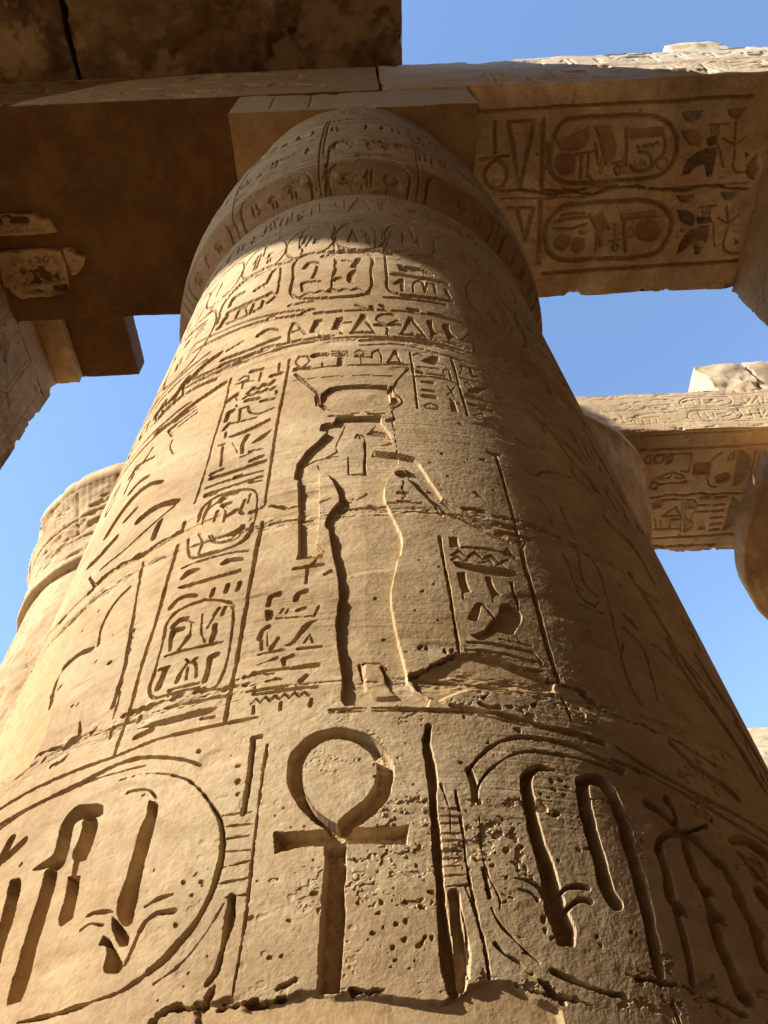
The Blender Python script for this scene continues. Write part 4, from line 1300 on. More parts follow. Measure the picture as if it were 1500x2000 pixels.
def prism(name, poly, z0, z1, mat, parent=None, origin=(0, 0, 0), amp=0.02, seed=5, relief=None, n=26):
    """a broken slab with an irregular outline, hanging from z1 down to z0, its lower face worn"""
    poly = np.array(poly, float); k = []
    for i in range(len(poly)):
        p, q = poly[i], poly[(i+1) % len(poly)]; m = max(2, int(np.linalg.norm(q-p)/0.03))
        for j in range(m): k.append(p+(q-p)*j/m)
    ring = np.array(k); c = ring.mean(0); N = len(ring); rows = []
    for t in np.linspace(0, 1, n):
        rows.append(np.c_[c+(ring-c)*t, np.full(N, z0)])
    rows.append(np.c_[c+(ring-c)*1.01, np.full(N, z0+0.02)])
    rows.append(np.c_[c+(ring-c)*1.02, np.full(N, z1)])
    P = np.concatenate(rows)
    g = np.concatenate([np.full(n*N, 1.0), np.full(N, 1.0), np.full(N, 0.0)])
    z = fbm3(P, 0.16, seed, 4, 0.6)*amp
    P[:, 2] += z*g
    jit = np.stack([fbm3(P, 0.07, seed+3, 2), fbm3(P, 0.07, seed+4, 2)], 1)*0.012; P[:, :2] += jit
    if relief is not None:
        iu = np.clip(np.searchsorted(relief.us, P[:n*N, 0]), 0, len(relief.us)-1); iz = np.clip(np.searchsorted(relief.zs, P[:n*N, 1]), 0, len(relief.zs)-1)
        P[:n*N, 2] -= relief.H[iz, iu]
    return mesh_from(name, P-np.array(origin), grid_quads(n+2, N, wrap=True, flip=True), mat, parent)

# ------------------------------------------------------------------ materials
def stone(name, base, var=0.22, dark=(0.5, 0.42, 0.36), red=0.0, bump=0.35, rough=0.92, scale=1.0, strata=0.5):
    m = bpy.data.materials.new(name); m.use_nodes = True
    t = m.node_tree; N = t.nodes; N.clear(); Lk = t.links.new
    out = N.new('ShaderNodeOutputMaterial'); b = N.new('ShaderNodeBsdfPrincipled'); Lk(b.outputs[0], out.inputs[0])
    b.inputs['Roughness'].default_value = rough; b.inputs['Specular IOR Level'].default_value = 0.15
    tc = N.new('ShaderNodeTexCoord')
    def noise(s, det, rgh, vec=None, dist=0.0):
        n = N.new('ShaderNodeTexNoise'); n.inputs['Scale'].default_value = s*scale; n.inputs['Detail'].default_value = det
        n.inputs['Roughness'].default_value = rgh; n.inputs['Distortion'].default_value = dist
        Lk(vec or tc.outputs['Object'], n.inputs['Vector']); return n
    def ramp(src, p0, c0, p1, c1):
        r = N.new('ShaderNodeValToRGB'); r.color_ramp.elements[0].position = p0; r.color_ramp.elements[0].color = (*c0, 1)
        r.color_ramp.elements[1].position = p1; r.color_ramp.elements[1].color = (*c1, 1); Lk(src, r.inputs[0]); return r
    def mix(kind, fac, a, bb):
        x = N.new('ShaderNodeMix'); x.data_type = 'RGBA'; x.blend_type = kind
        if isinstance(fac, float): x.inputs[0].default_value = fac
        else: Lk(fac, x.inputs[0])
        Lk(a, x.inputs[6]) if not isinstance(a, tuple) else setattr(x.inputs[6], 'default_value', (*a, 1))
        Lk(bb, x.inputs[7]) if not isinstance(bb, tuple) else setattr(x.inputs[7], 'default_value', (*bb, 1))
        return x.outputs[2]
    lo = tuple(c*(1-var) for c in base); hi = tuple(min(1, c*(1+var*0.8)) for c in base)
    n1 = noise(1.3, 6, 0.62, dist=0.4); col = ramp(n1.outputs['Fac'], 0.32, lo, 0.7, hi).outputs[0]
    mp = N.new('ShaderNodeMapping'); mp.inputs['Scale'].default_value = (1.0, 1.0, 9.0); Lk(tc.outputs['Object'], mp.inputs[0])
    n2 = noise(2.2, 5, 0.6, mp.outputs[0], 0.6)
    col = mix('MULTIPLY', strata, col, ramp(n2.outputs['Fac'], 0.36, (0.80, 0.74, 0.66), 0.62, (1.04, 1.03, 1.0)).outputs[0])
    n3 = noise(0.55, 4, 0.7, dist=1.0)
    col = mix('MULTIPLY', 0.8, col, ramp(n3.outputs['Fac'], 0.40, dark, 0.56, (1, 1, 1)).outputs[0])
    n4 = noise(42, 3, 0.7); col = mix('MULTIPLY', 0.35, col, ramp(n4.outputs['Fac'], 0.34, (0.62, 0.55, 0.48), 0.55, (1.05, 1.04, 1.03)).outputs[0])
    n6 = noise(9, 4, 0.75, dist=0.5); col = mix('MULTIPLY', 0.4, col, ramp(n6.outputs['Fac'], 0.36, (0.70, 0.60, 0.50), 0.5, (1.03, 1.02, 1.0)).outputs[0])
    if red > 0:
        n5 = noise(1.9, 5, 0.7, dist=0.8)
        f = ramp(n5.outputs['Fac'], 0.50, (0, 0, 0), 0.66, (red, red, red))
        col = mix('MIX', f.outputs[0], col, tuple(x*y for x, y in zip(base, (0.62, 0.42, 0.30))))
    at = N.new('ShaderNodeAttribute'); at.attribute_name = 'pigment'
    pm = N.new('ShaderNodeMix'); pm.data_type = 'RGBA'; pm.blend_type = 'MULTIPLY'; pm.inputs[0].default_value = 0.7
    Lk(at.outputs['Color'], pm.inputs[6]); Lk(ramp(n4.outputs['Fac'], 0.3, (0.72, 0.68, 0.64), 0.6, (1.08, 1.06, 1.04)).outputs[0], pm.inputs[7])
    col = mix('MIX', at.outputs['Alpha'], col, pm.outputs[2])
    Lk(col, b.inputs['Base Color'])
    add = N.new('ShaderNodeMath'); add.operation = 'ADD'; nb = noise(70, 4, 0.65); nb2 = noise(14, 5, 0.6)
    mu = N.new('ShaderNodeMath'); mu.operation = 'MULTIPLY'; mu.inputs[1].default_value = 2.6; Lk(nb2.outputs['Fac'], mu.inputs[0])
    Lk(nb.outputs['Fac'], add.inputs[0]); Lk(mu.outputs[0], add.inputs[1])
    bp = N.new('ShaderNodeBump'); bp.inputs['Strength'].default_value = bump; bp.inputs['Distance'].default_value = 0.004
    Lk(add.outputs[0], bp.inputs['Height']); Lk(bp.outputs[0], b.inputs['Normal'])
    return m
BASE = (0.50, 0.37, 0.218)
M_col = stone('sandstone_column', BASE, 0.2, (0.74, 0.66, 0.57), 0.18)
M_beam = stone('sandstone_beam', (0.84, 0.65, 0.40), 0.25, (0.66, 0.54, 0.43), 0.5, strata=0.3)
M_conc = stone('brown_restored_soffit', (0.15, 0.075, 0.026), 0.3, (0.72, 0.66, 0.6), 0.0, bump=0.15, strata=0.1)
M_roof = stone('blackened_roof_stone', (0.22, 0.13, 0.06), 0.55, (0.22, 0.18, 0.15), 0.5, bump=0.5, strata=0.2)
M_far = stone('pale_sandstone', (0.64, 0.49, 0.31), 0.15, (0.82, 0.74, 0.66), 0.1, bump=0.5)
M_pier = stone('brown_sandstone', (0.44, 0.29, 0.145), 0.2, (0.72, 0.62, 0.52), 0.2, bump=0.5)
M_ground = stone('sandy_ground', (0.43, 0.32, 0.20), 0.15, (0.85, 0.8, 0.75), 0.0, scale=0.5)

# ------------------------------------------------------------------ the setting
gs = 400
gco = np.array([[-gs, -gs, GROUND], [gs, -gs, GROUND], [gs, gs, GROUND], [-gs, gs, GROUND]], float)
g = mesh_from('ground', gco, np.array([[0, 1, 2, 3]]), M_ground); tag(g, kind='structure')

# ------------------------------------------------------------------ the great column
CX, CY = -0.0696, 2.7023
TAPER = 0.015724
Z_CAP, Z1, Z2 = 5.20, 8.501, 9.4825
HALF = 1.2793
def shaft_r(z):
    return 1.4 - TAPER*z
def spacing(f, a, b):
    v = [a]
    while v[-1] < b: v.append(v[-1]+f(v[-1]))
    v[-1] = b
    return np.array(v)
ths = spacing(lambda t: 0.00125*QF if abs(t) < 0.75 else (0.0020*QF if abs(t) < 1.08 else (0.004 if abs(t) < 1.4 else 0.05)), -math.pi, math.pi)[:-1]
zs = spacing(lambda z: 0.4 if z < 0.12 else 0.00135*QF*(1+(z/1.3)**2), GROUND+0.42, Z_CAP+0.02)
us = ths*1.37
rel = Relief(us, zs, seed=11, soft=0.0018, wob=0.0028)
rel.apply(COLUMN_CARVING, 1.0, lambda u, z: (1.0+0.5*min(1, max(0, (-u-0.45)/0.5)))*(1.65 if z < 1.0 else 1.15))
pm = np.clip(1.15-np.abs(zs-0.75)/1.6, 0.25, 1)[:, None]*np.clip(0.45+us*0.7, 0.25, 1)[None, :]
def cart_ring(x0, x1, y0, y1, w, d):
    r = 0.3*min(x1-x0, y1-y0)
    p = [(x0+r, y0), (x1-r, y0), (x1, y0+r), (x1, y1-r), (x1-r, y1), (x0+r, y1), (x0, y1-r), (x0, y0+r), (x0+r, y0)]
    return 's %g|' % d + ' '.join('%d,%d,%.1f' % (x*1000, y*1000, w) for x, y in p)
X = []
for u0, u1 in ((-1.95, -0.80), (0.62, 1.95)):             # the sign bands go on round both flanks
    n = int((u1-u0)/0.30)
    for i in range(n):
        a = u0+(u1-u0)*(i+.1)/n; b = u0+(u1-u0)*(i+.9)/n
        X += [cart_ring(a, b, 3.30, 3.98, 16, 9), random_signs(a+.04, b-.04, 3.38, 3.92, 2, 2, 700+i+int(u0*10), 0.016, 9, False, 1)]
    X.append(random_signs(u0, u1, 2.88, 3.12, int((u1-u0)/0.13), 1, 731, 0.018, 9, False, 1))
for u0, u1 in ((0.80, 1.95),):
    X.append(random_signs(u0, u1, 2.05, 2.66, int((u1-u0)/0.17), 2, 741, 0.016, 8, False, .75))
    X.append(random_signs(1.15, 1.9, 1.0, 1.75, 5, 3, 742, 0.014, 8, False, .6))
X.append(random_signs(-1.95, -0.95, 2.30, 2.60, 7, 1, 751, 0.016, 10, False, .8))
for i in range(-6, 7):                                   # rings and signs of the two shaded bands under the capital
    c0 = i*0.30+0.04
    X += [cart_ring(c0-.12, c0+.12, 4.08, 4.58, 13, 8), random_signs(c0-.09, c0+.09, 4.12, 4.52, 2, 1, 760+i, 0.014, 7, False, .8)]
X.append(random_signs(-1.95, -0.30, 4.80, 5.10, 14, 1, 781, 0.018, 9, False, 1)); X.append(random_signs(0.35, 1.95, 4.80, 5.10, 14, 1, 782, 0.018, 9, False, 1))
X.append(lines_h(-2.0, 2.0, (4.63, 4.72, 5.14), 24, 9)); X.append(lines_h(-2.0, -.75, (2.70, 2.78, 3.18, 3.26), 18, 9)); X.append(lines_h(.65, 2.0, (2.70, 2.78, 3.18, 3.26), 18, 9))
rel.apply('\n'.join(X), 1.25)
# drum joints: chipped edges, a thin open seam and smears of mortar
mort = np.zeros_like(rel.H)
jn = fbm2(us, zs, 0.16, 0.05, 901, 5, 0.75); jn2 = fbm2(us, zs, 0.05, 0.03, 902, 4, 0.75)
for k, zj in enumerate((1.07, 1.69, 2.92, 4.06)):
    off = 0.022*fbm2(us, np.zeros(1), 0.5, 1, 910+k, 3)[0]
    d = np.abs(zs[:, None]-zj-off[None, :])
    s_ = 1+0.12*zj**2                                     # seams wider where they are seen from far below
    keep = 1-0.75*np.exp(-((us-0.02)/0.16)**2)*(1 if k < 2 else 0)
    rel.B -= keep[None, :]*(0.007*np.exp(-(d/(0.026*s_))**2)*np.clip(jn*2.2+0.1, 0, 1.2) + 0.010*np.exp(-(d/(0.0028*s_))**2)*np.clip(jn2*2+0.55, 0, 1))
    mort = np.maximum(mort, np.exp(-(d/(0.035*s_))**2)*np.clip(jn*2.6-0.2, 0, 0.8))
# clustered spalls in the lowest course
sp1 = np.clip((fbm2(us, zs, 0.14, 0.10, 930, 6, 0.8)-0.26)/0.05, 0, 1)*np.clip(0.35+us*0.9, 0.1, 1)[None, :]*(np.clip((1.25-zs)/0.4, 0, 1)*np.clip((zs-0.40)/0.05, 0, 1))[:, None]*(1-rel.patch)
rel.B -= (sm(np.clip(sp1, 0, 1))*0.0055*(1+0.5*jn2)).astype(np.float32)
rel.calm = np.clip(1-0.55*np.clip((us-0.28)/0.25, 0, 1), 0.45, 1)[None, :]
rel.weather(1.0, 1.0, 1.0, pm)
wash = (np.clip((zs-3.6)/1.2, 0, 1)[:, None]*np.clip(0.45+0.5*rel.W2, 0, 0.8)).astype(np.float32)
pk = (rel.patch > 0.02)[..., None]
rel.pig[..., :3] = np.where(pk, np.array((0.43, 0.285, 0.14)), np.array((0.56, 0.45, 0.31))); rel.pig[..., 3] = np.where(pk[..., 0], rel.patch*0.75, np.maximum(wash, mort*0.6))
column = empty('papyrus_column', (CX, CY, GROUND), 'huge sandstone column carved with a standing figure, ankh and cartouches, filling the view', 'column', 'papyrus columns of the hall')
prof = np.stack([shaft_r(zs), zs-GROUND], 1)
lathe('shaft', prof, ths, M_col, column, rel.H, rel.pig, smooth=False)
# bud capital: brown panelled underside, bulge, taper to the block above
cz = [(shaft_r(Z_CAP)-0.01, Z_CAP-0.01), (1.345, 5.24), (1.385, 5.30), (1.415, 5.36), (1.438, 5.43), (1.452, 5.52), (1.474, 5.75), (1.477, 6.05), (1.462, 6.5), (1.432, 7.0), (1.372, 7.5), (1.318, 8.0), (1.287, Z1+0.01)]
cz = np.array(cz); arc = np.concatenate([[0], np.cumsum(np.hypot(*np.diff(cz, axis=0).T))])
av = np.concatenate([np.arange(0, 0.32, 0.009), np.arange(0.32, arc[-1], 0.02*QF), [arc[-1]]])
cprof = np.stack([np.interp(av, arc, cz[:, 0]), np.interp(av, arc, cz[:, 1])-GROUND], 1)
cths = spacing(lambda t: 0.0028*QF if abs(t) < 1.45 else 0.03, -math.pi, math.pi)[:-1]
crel = Relief(cths*1.45, av, seed=23, soft=0.003, wob=0.004)
ndiv = 13; cw = 2*math.pi*1.45/ndiv
L = []
for k in range(-4, 5):
    c0 = k*cw + 0.12
    x0, x1 = c0-cw*0.40, c0+cw*0.40
    L.append('s 14|' + ' '.join('%d,%d,20' % (x*1000, y*1000) for x, y in ((x0, 0.02), (x0, 0.24), (x0+.05, 0.33), (c0, 0.37), (x1-.05, 0.33), (x1, 0.24), (x1, 0.02))))
    L.append('s 8|' + ' '.join('%d,%d,14' % (x*1000, y*1000) for x, y in ((c0-cw*.5, 0.0), (c0-cw*.5, 0.7), (c0-cw*.49, 1.0))))
    L.append(random_signs(x0+.05, x1-.05, 0.04, 0.27, 3, 1, 70+k, 0.02, 12, False, 1))
    L.append(random_signs(c0-cw*.45, c0+cw*.45, 0.62, 0.98, 5, 1, 170+k, 0.02, 15, False, 1))
    L.append(random_signs(c0-cw*.45, c0+cw*.45, 1.34, 1.74, 5, 1, 270+k, 0.02, 14, False, 1))
    L.append(random_signs(c0-cw*.45, c0+cw*.45, 1.98, 2.30, 5, 1, 370+k, 0.02, 14, False, .8))
    L.append(lines_v((c0-cw*.5, c0-cw*.46), 0.6, 2.35, 14, 9))
L.append(lines_h(-2.1, 2.1, (0.42, 0.47, 0.54, 0.60, 1.02, 1.08, 1.16, 1.30), 20, 8)); L.append(lines_h(-2.1, 2.1, (1.8, 1.95, 2.3), 40, 6))
L.append('c 14|-190,0,22 -185,300,26 -170,560,24 -150,800,16')
L.append('c 14|-80,900,60 200,880,90 600,900,100 900,860,80 1200,900,50')
L.append('c 12|-900,760,60 -600,820,70 -380,860,60')
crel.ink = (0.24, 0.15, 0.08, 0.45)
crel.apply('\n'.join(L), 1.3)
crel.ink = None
crel.weather(2.2, 1.6, 1.8)
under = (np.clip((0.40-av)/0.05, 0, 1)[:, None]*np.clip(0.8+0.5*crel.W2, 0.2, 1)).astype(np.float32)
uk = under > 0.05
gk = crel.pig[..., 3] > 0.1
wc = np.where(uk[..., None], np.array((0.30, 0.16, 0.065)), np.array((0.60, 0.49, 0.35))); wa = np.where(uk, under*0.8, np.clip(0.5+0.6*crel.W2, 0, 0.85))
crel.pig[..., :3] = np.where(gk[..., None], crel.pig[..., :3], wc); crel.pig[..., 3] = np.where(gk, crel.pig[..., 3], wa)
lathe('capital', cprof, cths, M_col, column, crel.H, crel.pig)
# abacus
arel = Relief(np.arange(CX-HALF, CX+HALF, 0.012), np.arange(Z1, Z2, 0.02), seed=31)
arel.apply(lines_h(CX-HALF+.1, CX+HALF-.02, (Z1+.16, Z2-.1), 34, 16) + '\n' + lines_v((CX-.45, CX-HALF+.42), Z1+.16, Z2-.1, 26, 12)); arel.weather(1.5, 1, 1)
arel.pig[:] = (0.62, 0.52, 0.40, 0.75)
stone_block('abacus', (CX-HALF, CY-HALF, Z1), (CX+HALF, CY+HALF, Z2-0.004), M_pier, column, 0.08, 0.010, 0.05, 0.05, 41, {'-y': arel}, (CX, CY, GROUND))
lathe('base', [(1.75, 0.0), (1.78, 0.12), (1.76, 0.30), (1.66, 0.38), (1.40, 0.42)], np.linspace(-math.pi, math.pi, 97)[:-1], M_col, column)

# ------------------------------------------------------------------ the beam over it
YF, YB, Z3 = 1.4151, 3.9347, 11.30
def rise(co):
    t = np.clip((co[:, 2]-Z2)/(Z3-Z2), 0, 1); co[:, 2] += t*np.clip(co[:, 0]-1.0, 0, 6)*0.075; return co
srel = Relief(np.arange(0.2, 7.0, 0.011), np.arange(YF, YB, 0.011), seed=51, soft=0.004, wob=0.005)
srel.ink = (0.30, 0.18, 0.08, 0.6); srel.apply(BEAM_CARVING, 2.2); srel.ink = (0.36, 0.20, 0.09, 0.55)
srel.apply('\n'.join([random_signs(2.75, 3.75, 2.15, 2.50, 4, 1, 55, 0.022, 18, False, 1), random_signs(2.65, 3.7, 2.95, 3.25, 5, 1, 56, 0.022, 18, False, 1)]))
fl = np.clip((fbm2(srel.us, srel.zs, 0.35, 0.25, 58, 5, 0.7)-0.22)/0.12, 0, 1)          # flaked places, paler and sunk
srel.H -= fl*0.006; srel.pig *= (1-0.85*fl)[..., None]
srel.weather(2.0, 1.5, 0.6)
frel = Relief(np.arange(0.2, 7.6, 0.016), np.arange(Z2, Z3, 0.022), seed=61, soft=0.003)
frel.apply('\n'.join([lines_h(0.3, 7.5, (Z2+.18, Z2+.92, Z2+1.0, Z3-.12), 30, 12), random_signs(1.4, 7.4, Z2+.2, Z2+.9, 16, 1, 5, 0.03, 12, False), random_signs(1.4, 7.4, Z2+1.02, Z3-.15, 16, 1, 6, 0.03, 12, False)])); frel.weather(3, 1, 2); frel.pig[:] = (0.70, 0.58, 0.42, 0.75)
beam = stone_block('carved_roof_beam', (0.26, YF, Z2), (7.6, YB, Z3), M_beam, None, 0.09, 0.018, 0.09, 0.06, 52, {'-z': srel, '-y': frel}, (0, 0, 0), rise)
tag(beam, 'stone beam right of the big column, two painted cartouches and birds on its underside', 'roof beam', 'carved roof beams')
drel = Relief(np.arange(-8.2, 0.2, 0.02), np.arange(Z2, Z3, 0.02), seed=71)
drel.apply('\n'.join([lines_h(-8, .2, (Z2+.2, Z2+1.0, Z2+1.5), 30, 10), random_signs(-5, .1, Z2+.25, Z2+.95, 12, 1, 9, 0.03, 10, False)])); drel.weather(4, 1, 2); drel.pig[:] = (0.60, 0.49, 0.36, 0.6)
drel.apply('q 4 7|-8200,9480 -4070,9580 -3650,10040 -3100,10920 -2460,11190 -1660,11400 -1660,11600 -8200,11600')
B = empty('plain_roof_beam', (-2, 2.7, Z2), 'roof beam left of the big column with a smooth dark brown restored underside', 'roof beam')
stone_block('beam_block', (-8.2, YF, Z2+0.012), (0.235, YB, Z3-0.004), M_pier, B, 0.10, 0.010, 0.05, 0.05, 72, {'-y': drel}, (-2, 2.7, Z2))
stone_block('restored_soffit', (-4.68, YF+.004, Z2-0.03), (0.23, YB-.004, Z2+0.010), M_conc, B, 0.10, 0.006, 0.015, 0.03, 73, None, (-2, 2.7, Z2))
frags = [[(-4.52, 2.56), (-4.37, 2.56), (-3.87, 2.57), (-3.83, 2.66), (-3.78, 2.79), (-4.24, 2.80), (-4.55, 2.79)],
 [(-4.60, 3.0), (-4.12, 2.98), (-3.93, 3.0), (-3.81, 3.01), (-3.80, 3.2), (-3.84, 3.38), (-3.87, 3.49), (-3.97, 3.56), (-4.25, 3.60), (-4.48, 3.60), (-4.57, 3.53), (-4.66, 3.41)],
 [(-3.77, 2.99), (-3.65, 2.99), (-3.64, 3.07), (-3.53, 3.10), (-3.57, 3.2), (-3.71, 3.32), (-3.77, 3.32), (-3.78, 3.18)]]
qrel = Relief(np.arange(-4.8, -3.4, 0.008), np.arange(2.4, 3.8, 0.008), seed=81)
qrel.apply('\n'.join([random_signs(-4.5, -3.86, 3.02, 3.2, 6, 1, 3, 0.022, 26, False), 'p 45|-4430,3240 -3930,3250 -3930,3420 -4420,3430', random_signs(-4.5, -3.9, 3.46, 3.57, 8, 1, 4, 0.022, 26, False),
  's 20|-4540,2680,26 -4200,2680,26 -3840,2690,26', random_signs(-4.5, -3.9, 2.70, 2.78, 9, 1, 14, 0.02, 20, False)])); qrel.weather(6, 2, 1)
for i, f in enumerate(frags):
    prism('old_fragment', f, Z2-0.09, Z2-0.02, M_pier, B, (-2, 2.7, Z2), 0.02, 90+i, qrel)

# roof slabs over the beam, reaching back over the viewer; their left end lets the low sun in
for i, (xa, xb, lb) in enumerate(((-3.64, 0.605, 'blackened roof slab ending against the sky right above the big column'),
                                  (-7.0, -3.68, 'blackened roof slab beyond the crack in the upper left corner'),
                                  (-10.25, -7.04, None))):
    mrel = Relief(np.arange(xa, xb, 0.03), np.arange(-0.6, YF+0.9, 0.03), seed=140+i)
    mrel.weather(3, 0.2, 0.2)
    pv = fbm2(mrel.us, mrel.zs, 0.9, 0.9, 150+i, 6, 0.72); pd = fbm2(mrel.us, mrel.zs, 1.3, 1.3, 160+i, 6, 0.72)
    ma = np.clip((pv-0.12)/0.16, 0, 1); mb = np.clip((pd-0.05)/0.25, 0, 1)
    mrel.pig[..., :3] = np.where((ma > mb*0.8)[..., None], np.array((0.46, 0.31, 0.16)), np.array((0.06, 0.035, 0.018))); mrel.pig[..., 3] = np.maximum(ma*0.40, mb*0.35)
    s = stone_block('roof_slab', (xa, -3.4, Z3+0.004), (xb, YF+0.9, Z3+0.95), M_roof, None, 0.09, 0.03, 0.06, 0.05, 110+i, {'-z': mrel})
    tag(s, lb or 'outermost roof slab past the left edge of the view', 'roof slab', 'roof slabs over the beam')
lump = stone_block('loose_stone', (4.55, 1.5, 11.55), (5.35, 2.1, 12.75), M_far, None, 0.05, 0.08, 0.30, 0.22, 121)
tag(lump, 'small pale stone lump lying on top of the carved beam at upper right', 'stone')
cap = stone_block('thin_stone_slab', (6.05, YF+.02, 11.68), (7.5, YB-.3, 12.05), M_far, None, 0.06, 0.02, 0.08, 0.05, 122)
tag(cap, 'thin pale stone course on the beam at the upper right edge of the view', 'stone')
cl = stone_block('clerestory_pier', (-9.0, 2.3, Z3+0.02), (-5.6, 3.9, 16.6), M_pier, None, 0.2, 0.05, 0.5, 0.3, 131)
tag(cl, 'tall stone remains of the clerestory standing on the left roof beam', 'pier')
cl2 = stone_block('clerestory_sill', (-5.55, 2.5, Z3+0.02), (-1.0, 3.9, 13.5), M_pier, None, 0.2, 0.05, 0.2, 0.2, 132)
tag(cl2, 'low stone sill of the clerestory lying on the left roof beam', 'sill')

# ------------------------------------------------------------------ neighbours
nths = np.linspace(-math.pi, math.pi, 181)[:-1]
def plain_column(name, x, y, label, seed, z1=Z1, z2=Z2-.004, relief_abacus=False, ha=HALF, cs=1.0):
    e = empty(name, (x, y, GROUND), label, 'column', 'papyrus columns of the hall')
    zz = np.linspace(GROUND+.42, Z_CAP, 150)
    rr = Relief(nths*1.37, zz, seed=seed, wob=.004)
    rr.apply('\n'.join([random_signs(-2.8, 2.8, 1.5, 4.6, 26, 6, seed, 0.03, 12), lines_h(-4, 4, (4.7, 4.9), 40, 10)])); rr.weather(2)
    lathe('shaft', np.stack([shaft_r(zz), zz-GROUND], 1), nths, M_far, e, rr.H)
    r2_ = Relief(nths*1.45, np.linspace(0, arc[-1], 130), seed=seed+1, wob=.004)
    r2_.apply('\n'.join([random_signs(-3.5, 3.5, .5, 3.0, 26, 5, seed+2, 0.03, 14), lines_v(np.arange(-4, 4, .35), 0.0, .4, 24, 14)])); r2_.weather(3)
    a2 = np.linspace(0, arc[-1], 130)
    lathe('capital', np.stack([np.where(a2 > 0.02, cs, 1.0)*np.interp(a2, arc, cz[:, 0])-.04, np.interp(a2, arc, cz[:, 1])-GROUND], 1), nths, M_pier, e, r2_.H)
    f = {}
    if relief_abacus:
        ar = Relief(np.arange(y-HALF, y+HALF, 0.012), np.arange(z1, z2, 0.012), seed=seed+3)
        ar.apply('\n'.join([random_signs(y-HALF+.1, y+HALF-.1, z1+.08, z2-.08, 4, 1, seed+4, 0.022, 12, False), lines_h(y-HALF+.05, y+HALF-.05, (z1+.05, z2-.06), 22, 10),
           's 12|' + ' '.join('%d,%d,20' % ((y+.75+.32*math.cos(v))*1000, (z1+.5+.3*math.sin(v))*1000) for v in np.linspace(0, 6.28, 13))])); ar.weather(2)
        f = {'-x': ar}
    stone_block('abacus', (x-ha, y-HALF, z1), (x+ha, y+HALF, z2), M_pier, e, 0.05, 0.010, 0.03, 0.04, seed+5, f, (x, y, GROUND))
    lathe('base', [(1.75, 0.0), (1.78, 0.12), (1.76, 0.30), (1.66, 0.38), (1.40, 0.42)], nths, M_far, e)
    return e
plain_column('papyrus_column', 6.15, CY, 'column at the right edge whose carved block top carries the end of the carved beam', 201, 7.95, Z2-.004, True)

# the hall round the viewer: the next columns and their beam, out of the picture
for x, y, lb in ((-0.07, -2.62, 'column standing right behind the viewer'), (6.04, -2.62, 'column behind the viewer to the right'),
                 (12.1, -2.62, 'farthest column behind the viewer'), (12.1, CY, 'column beyond the right edge of the view')):
    plain_column('papyrus_column', x, y, lb, 221+int(x+y))
b0 = stone_block('plain_roof_beam', (-4.5, -3.9, Z2), (13.5, -1.36, Z3), M_pier, None, 0.2, 0.02, 0.08, 0.06, 231)
tag(b0, 'roof beam over the columns behind the viewer', 'roof beam')

for lo, hi, lb in (((-26, -20, Z3), (-10.3, -5.75, Z3+.8), 'roof of the hall ahead of the sun, left of and behind the viewer'),
                   ((-9.0, -20, Z3+.01), (20, -3.95, Z3+.8), 'roof of the hall behind the viewer'),
                   ((0.64, -3.42, Z3+.01), (20, 0.2, Z3+.35), 'thin roof strip over the viewer to the right'),
                   ((8.0, 0.25, Z3+.72), (20, 6.1, Z3+1.2), 'roof of the hall past the right edge')):
    r_ = stone_block('roof_slab', lo, hi, M_roof, None, 0.6, 0.02, 0.05, 0.05, 241); tag(r_, lb, 'roof slab', 'roof slabs of the hall out of view')
for lo, hi, lb in (((-26, -21, GROUND), (20, -20.05, Z3-.02), 'enclosure wall far behind the viewer'), ((20.05, -21, GROUND), (21, 19.9, Z3-.02), 'enclosure wall far to the right of the view')):
    r_ = stone_block('enclosure_wall', lo, hi, M_pier, None, 0.8, 0.02, 0.05, 0.05, 251); tag(r_, lb, 'wall')

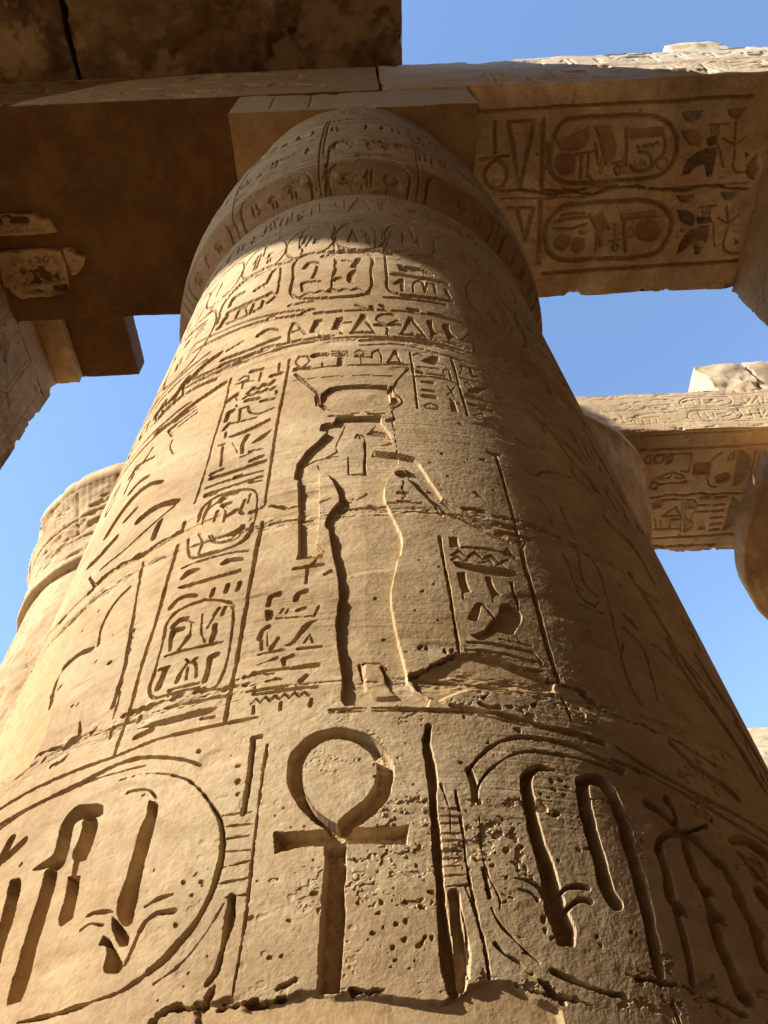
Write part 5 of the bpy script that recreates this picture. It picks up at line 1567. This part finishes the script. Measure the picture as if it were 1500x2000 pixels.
# bell-capital columns
def bell_column(x, y, label, rs, z0, rim_r, rim_z, rim_t, seed, mat, ribs=150, top_z=None, base_step=0.14, power=2.3, brk_d=0.12):
    e = empty('bell_column', (x, y, GROUND), label, 'column', 'columns with flaring capitals')
    zz = np.linspace(GROUND+.42, z0, 190)
    bth = np.linspace(-math.pi, math.pi, 541)[:-1]
    rr = Relief(bth*rs, zz, seed=seed, wob=.004)
    rr.apply('\n'.join([random_signs(-3.0, 3.0, z0-3.6, z0-.7, 22, 5, seed, 0.035, 16), lines_h(-7, 7, (z0-.6, z0-.45, z0-.3), 40, 10), 'c 40|-5000,%d,50 -3000,%d,50 -1500,%d,50 0,%d,50 2000,%d,50' % (((z0-1.9)*1000,)*5), 'c 40|-5000,%d,50 -3000,%d,50 -1500,%d,50 0,%d,50 2000,%d,50' % (((z0-3.3)*1000,)*5), lines_v(np.arange(-6, 3, 1.3), z0-1.9, z0-.6, 24, 16),
        's 22|-800,%d,60 -700,%d,60 -500,%d,60' % ((z0-.9)*1000, (z0-1.6)*1000, (z0-2.6)*1000), 's 22|-200,%d,50 -100,%d,50 200,%d,50' % ((z0-.8)*1000, (z0-1.5)*1000, (z0-2.0)*1000)])); rr.weather(3)
    lathe('shaft', np.stack([rs-TAPER*(zz-z0), zz-GROUND], 1), bth, mat, e, rr.H)
    t = np.linspace(0, 1, 90)
    rad = rs+base_step + (rim_r-rs-base_step)*(0.18*np.sin(t*math.pi*.9)*0 + t**power); hh = z0 + (rim_z-z0)*t
    pr = [(rs-.03, z0-.002), (rs+base_step*.8, z0+.01)] + list(zip(rad, hh+.05)) + [(rim_r+.02, rim_z+.08), (rim_r+.02, rim_z+rim_t), (rim_r-.25, rim_z+rim_t+.06), (0.3, rim_z+rim_t+.08), (0.0, rim_z+rim_t+.08)]
    pr = np.array(pr); n = len(pr)
    H = np.zeros((n, len(bth)))
    rib = np.abs(np.sin(bth*ribs/2))**0.6*(0.014 if ribs > 100 else 0.03)
    env = np.zeros(n); env[20:92] = np.linspace(0.1, 1, 72)
    H -= env[:, None]*rib[None, :]
    H += fbm2(bth*rs, np.linspace(0, 2.4, n), .4, .3, seed+5, 4)*0.03
    # broken rim
    brk = np.clip(fbm2(bth*rs, np.zeros(1), .5, 1, seed+6, 3)[0]*1.2-.1, 0, 1)
    for i in range(78, n-2): H[i] -= brk*brk_d*(i-78)/14
    if brk_d > 0.2:                                            # joints between the blocks of the bell, and spalled patches
        for i0 in (30, 58):
            H[i0:i0+2] -= 0.035
        for k, a0 in enumerate((-2.6, -1.9, -1.25, -0.5, 0.1)):
            j = np.abs(bth-a0) < 0.009
            H[(30 if k % 2 else 2):(88 if k % 2 else 58), j] -= 0.04
        H[:n-3] -= np.clip(fbm2(bth*rs, np.linspace(0, 2.4, n), .7, .5, seed+15, 4, .7)-.15, 0, 1)[:n-3]*0.16
        top = np.clip(fbm2(bth*rs, np.zeros(1), 1.1, 1, seed+16, 4, .6)[0], -1, 1)
    pr[:, 1] -= GROUND
    lathe('capital', pr, bth, mat, e, H)
    lathe('base', [(rs+.4, 0.0), (rs+.42, 0.12), (rs+.4, 0.30), (rs+.25, 0.38), (rs, 0.42)], bth, mat, e)
    return e
bell_column(-3.51, 9.57, 'pale column with a wide ribbed bell capital behind the left side of the big column', 2.47, 8.35, 2.91, 9.83, 0.35, 301, M_col, base_step=0.12, brk_d=0.55)
bell_column(8.85, 7.05, 'column with a broad flat rimmed bell capital cut by the right edge', 1.9, 8.12, 3.30, 8.36, 0.42, 311, M_pier, ribs=0, base_step=0.05, power=1.0)

behind = bell_column(2.33, 7.42, 'column with a flaring capital half hidden behind the right side of the big column', 1.36, 6.5, 1.94, 8.98, 0.2, 321, M_beam, ribs=44, base_step=0.05, power=1.6, brk_d=0.1)
stone_block('abacus', (2.33-1.42, 7.42-1.27, 9.2), (2.33+1.42, 7.42+1.24, Z2-.004), M_pier, behind, 0.05, 0.01, 0.03, 0.04, 323, None, (2.33, 7.42, GROUND))

# inscribed pier at the left edge with the ledge slab it carries
P0 = (-6.0, 3.9, GROUND)
pier = empty('inscribed_pier', P0, 'brown pier covered in carved columns of signs at the left edge', 'pier')
prel = Relief(np.arange(2.4, 5.16, 0.012), np.arange(3.5, 9.45, 0.016), seed=401, wob=.004)
prel.apply('\n'.join([lines_v((3.1, 3.16, 3.75, 3.8, 4.45, 4.52, 4.95), 3.6, 9.4, 22, 12), random_signs(3.2, 3.72, 4, 9.3, 2, 22, 7, 0.016, 10, False, .8), random_signs(3.84, 4.42, 4, 9.3, 2, 20, 8, 0.018, 10, False, .7), random_signs(4.55, 4.93, 4, 9.3, 1, 14, 9, 0.018, 10, False, .8),
   's 16|4200,6700,30 4500,6500,30 4520,6100,30 4300,5900,30', 's 16|3700,7600,40 3950,7000,40 4100,6200,40 4000,5500,40', 'c 20|4300,6400,40 4500,6000,50 4700,5600,40'])); prel.weather(4, 1, 1)
stone_block('pier_shaft', (-7.6, 2.3, GROUND), (-4.70, 5.16, Z2+.005), M_pier, pier, 0.12, 0.02, 0.10, 0.06, 402, {'+x': prel}, P0)
stone_block('pier_head', (-7.6, YB+.03, Z2+.012), (-4.70, 5.16, 10.195), M_pier, pier, 0.08, 0.02, 0.06, 0.06, 403, None, P0)
stone_block('corbel', (-4.695, 4.02, 9.98), (-4.36, 5.14, 10.195), M_pier, pier, 0.03, 0.02, 0.08, 0.09, 404, None, P0)
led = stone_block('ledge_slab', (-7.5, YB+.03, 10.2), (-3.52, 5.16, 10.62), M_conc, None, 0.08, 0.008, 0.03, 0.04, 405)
tag(led, 'smooth brown slab jutting out above the left pier against the sky', 'slab')

# second row: lit beam with broken blocks on it
F0, F1, G3 = 6.15, 8.66, 10.62
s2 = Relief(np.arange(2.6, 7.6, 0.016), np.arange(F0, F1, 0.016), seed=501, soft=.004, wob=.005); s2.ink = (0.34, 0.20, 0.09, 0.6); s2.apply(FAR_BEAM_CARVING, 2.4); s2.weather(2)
f2 = Relief(np.arange(2.6, 7.6, 0.012), np.arange(Z2, G3, 0.012), seed=511, wob=.003); f2.apply(FAR_FACE_CARVING, 1.0); f2.weather(2)
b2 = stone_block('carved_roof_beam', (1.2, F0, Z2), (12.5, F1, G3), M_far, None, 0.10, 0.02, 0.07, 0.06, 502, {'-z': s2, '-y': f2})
tag(b2, 'sunlit beam farther back at right with cartouches on its face, broken blocks on top', 'roof beam', 'carved roof beams')
for i, (lo, hi, lb) in enumerate((((5.80, 6.3, G3), (6.62, 7.6, 11.8), 'broken pale block at the left end of the pile on the sunlit beam'),
                                  ((6.68, 6.35, G3), (8.3, 7.8, 11.95), 'large broken block on the sunlit beam at the right edge'))):
    bl = stone_block('broken_block', lo, hi, M_far, None, 0.04, 0.07, 0.22, 0.14, 520+i); tag(bl, lb, 'stone block', 'blocks on the sunlit beam')

# far wall
wr = Relief(np.arange(9, 16, 0.04), np.arange(9.5, 13.6, 0.04), seed=601, wob=.005)
wr.apply('\n'.join([lines_h(9, 16, (12.9, 12.2, 11.5, 10.7), 60, 20), random_signs(9.2, 15.8, 10.8, 12.85, 16, 3, 3, 0.05, 20, False)])); wr.weather(3)
w = stone_block('temple_wall', (7, 20, GROUND), (34, 22, 13.62), M_far, None, 0.4, 0.03, 0.1, 0.1, 602, {'-y': wr})
tag(w, 'distant sunlit temple wall with carved bands, low at the right edge', 'wall')
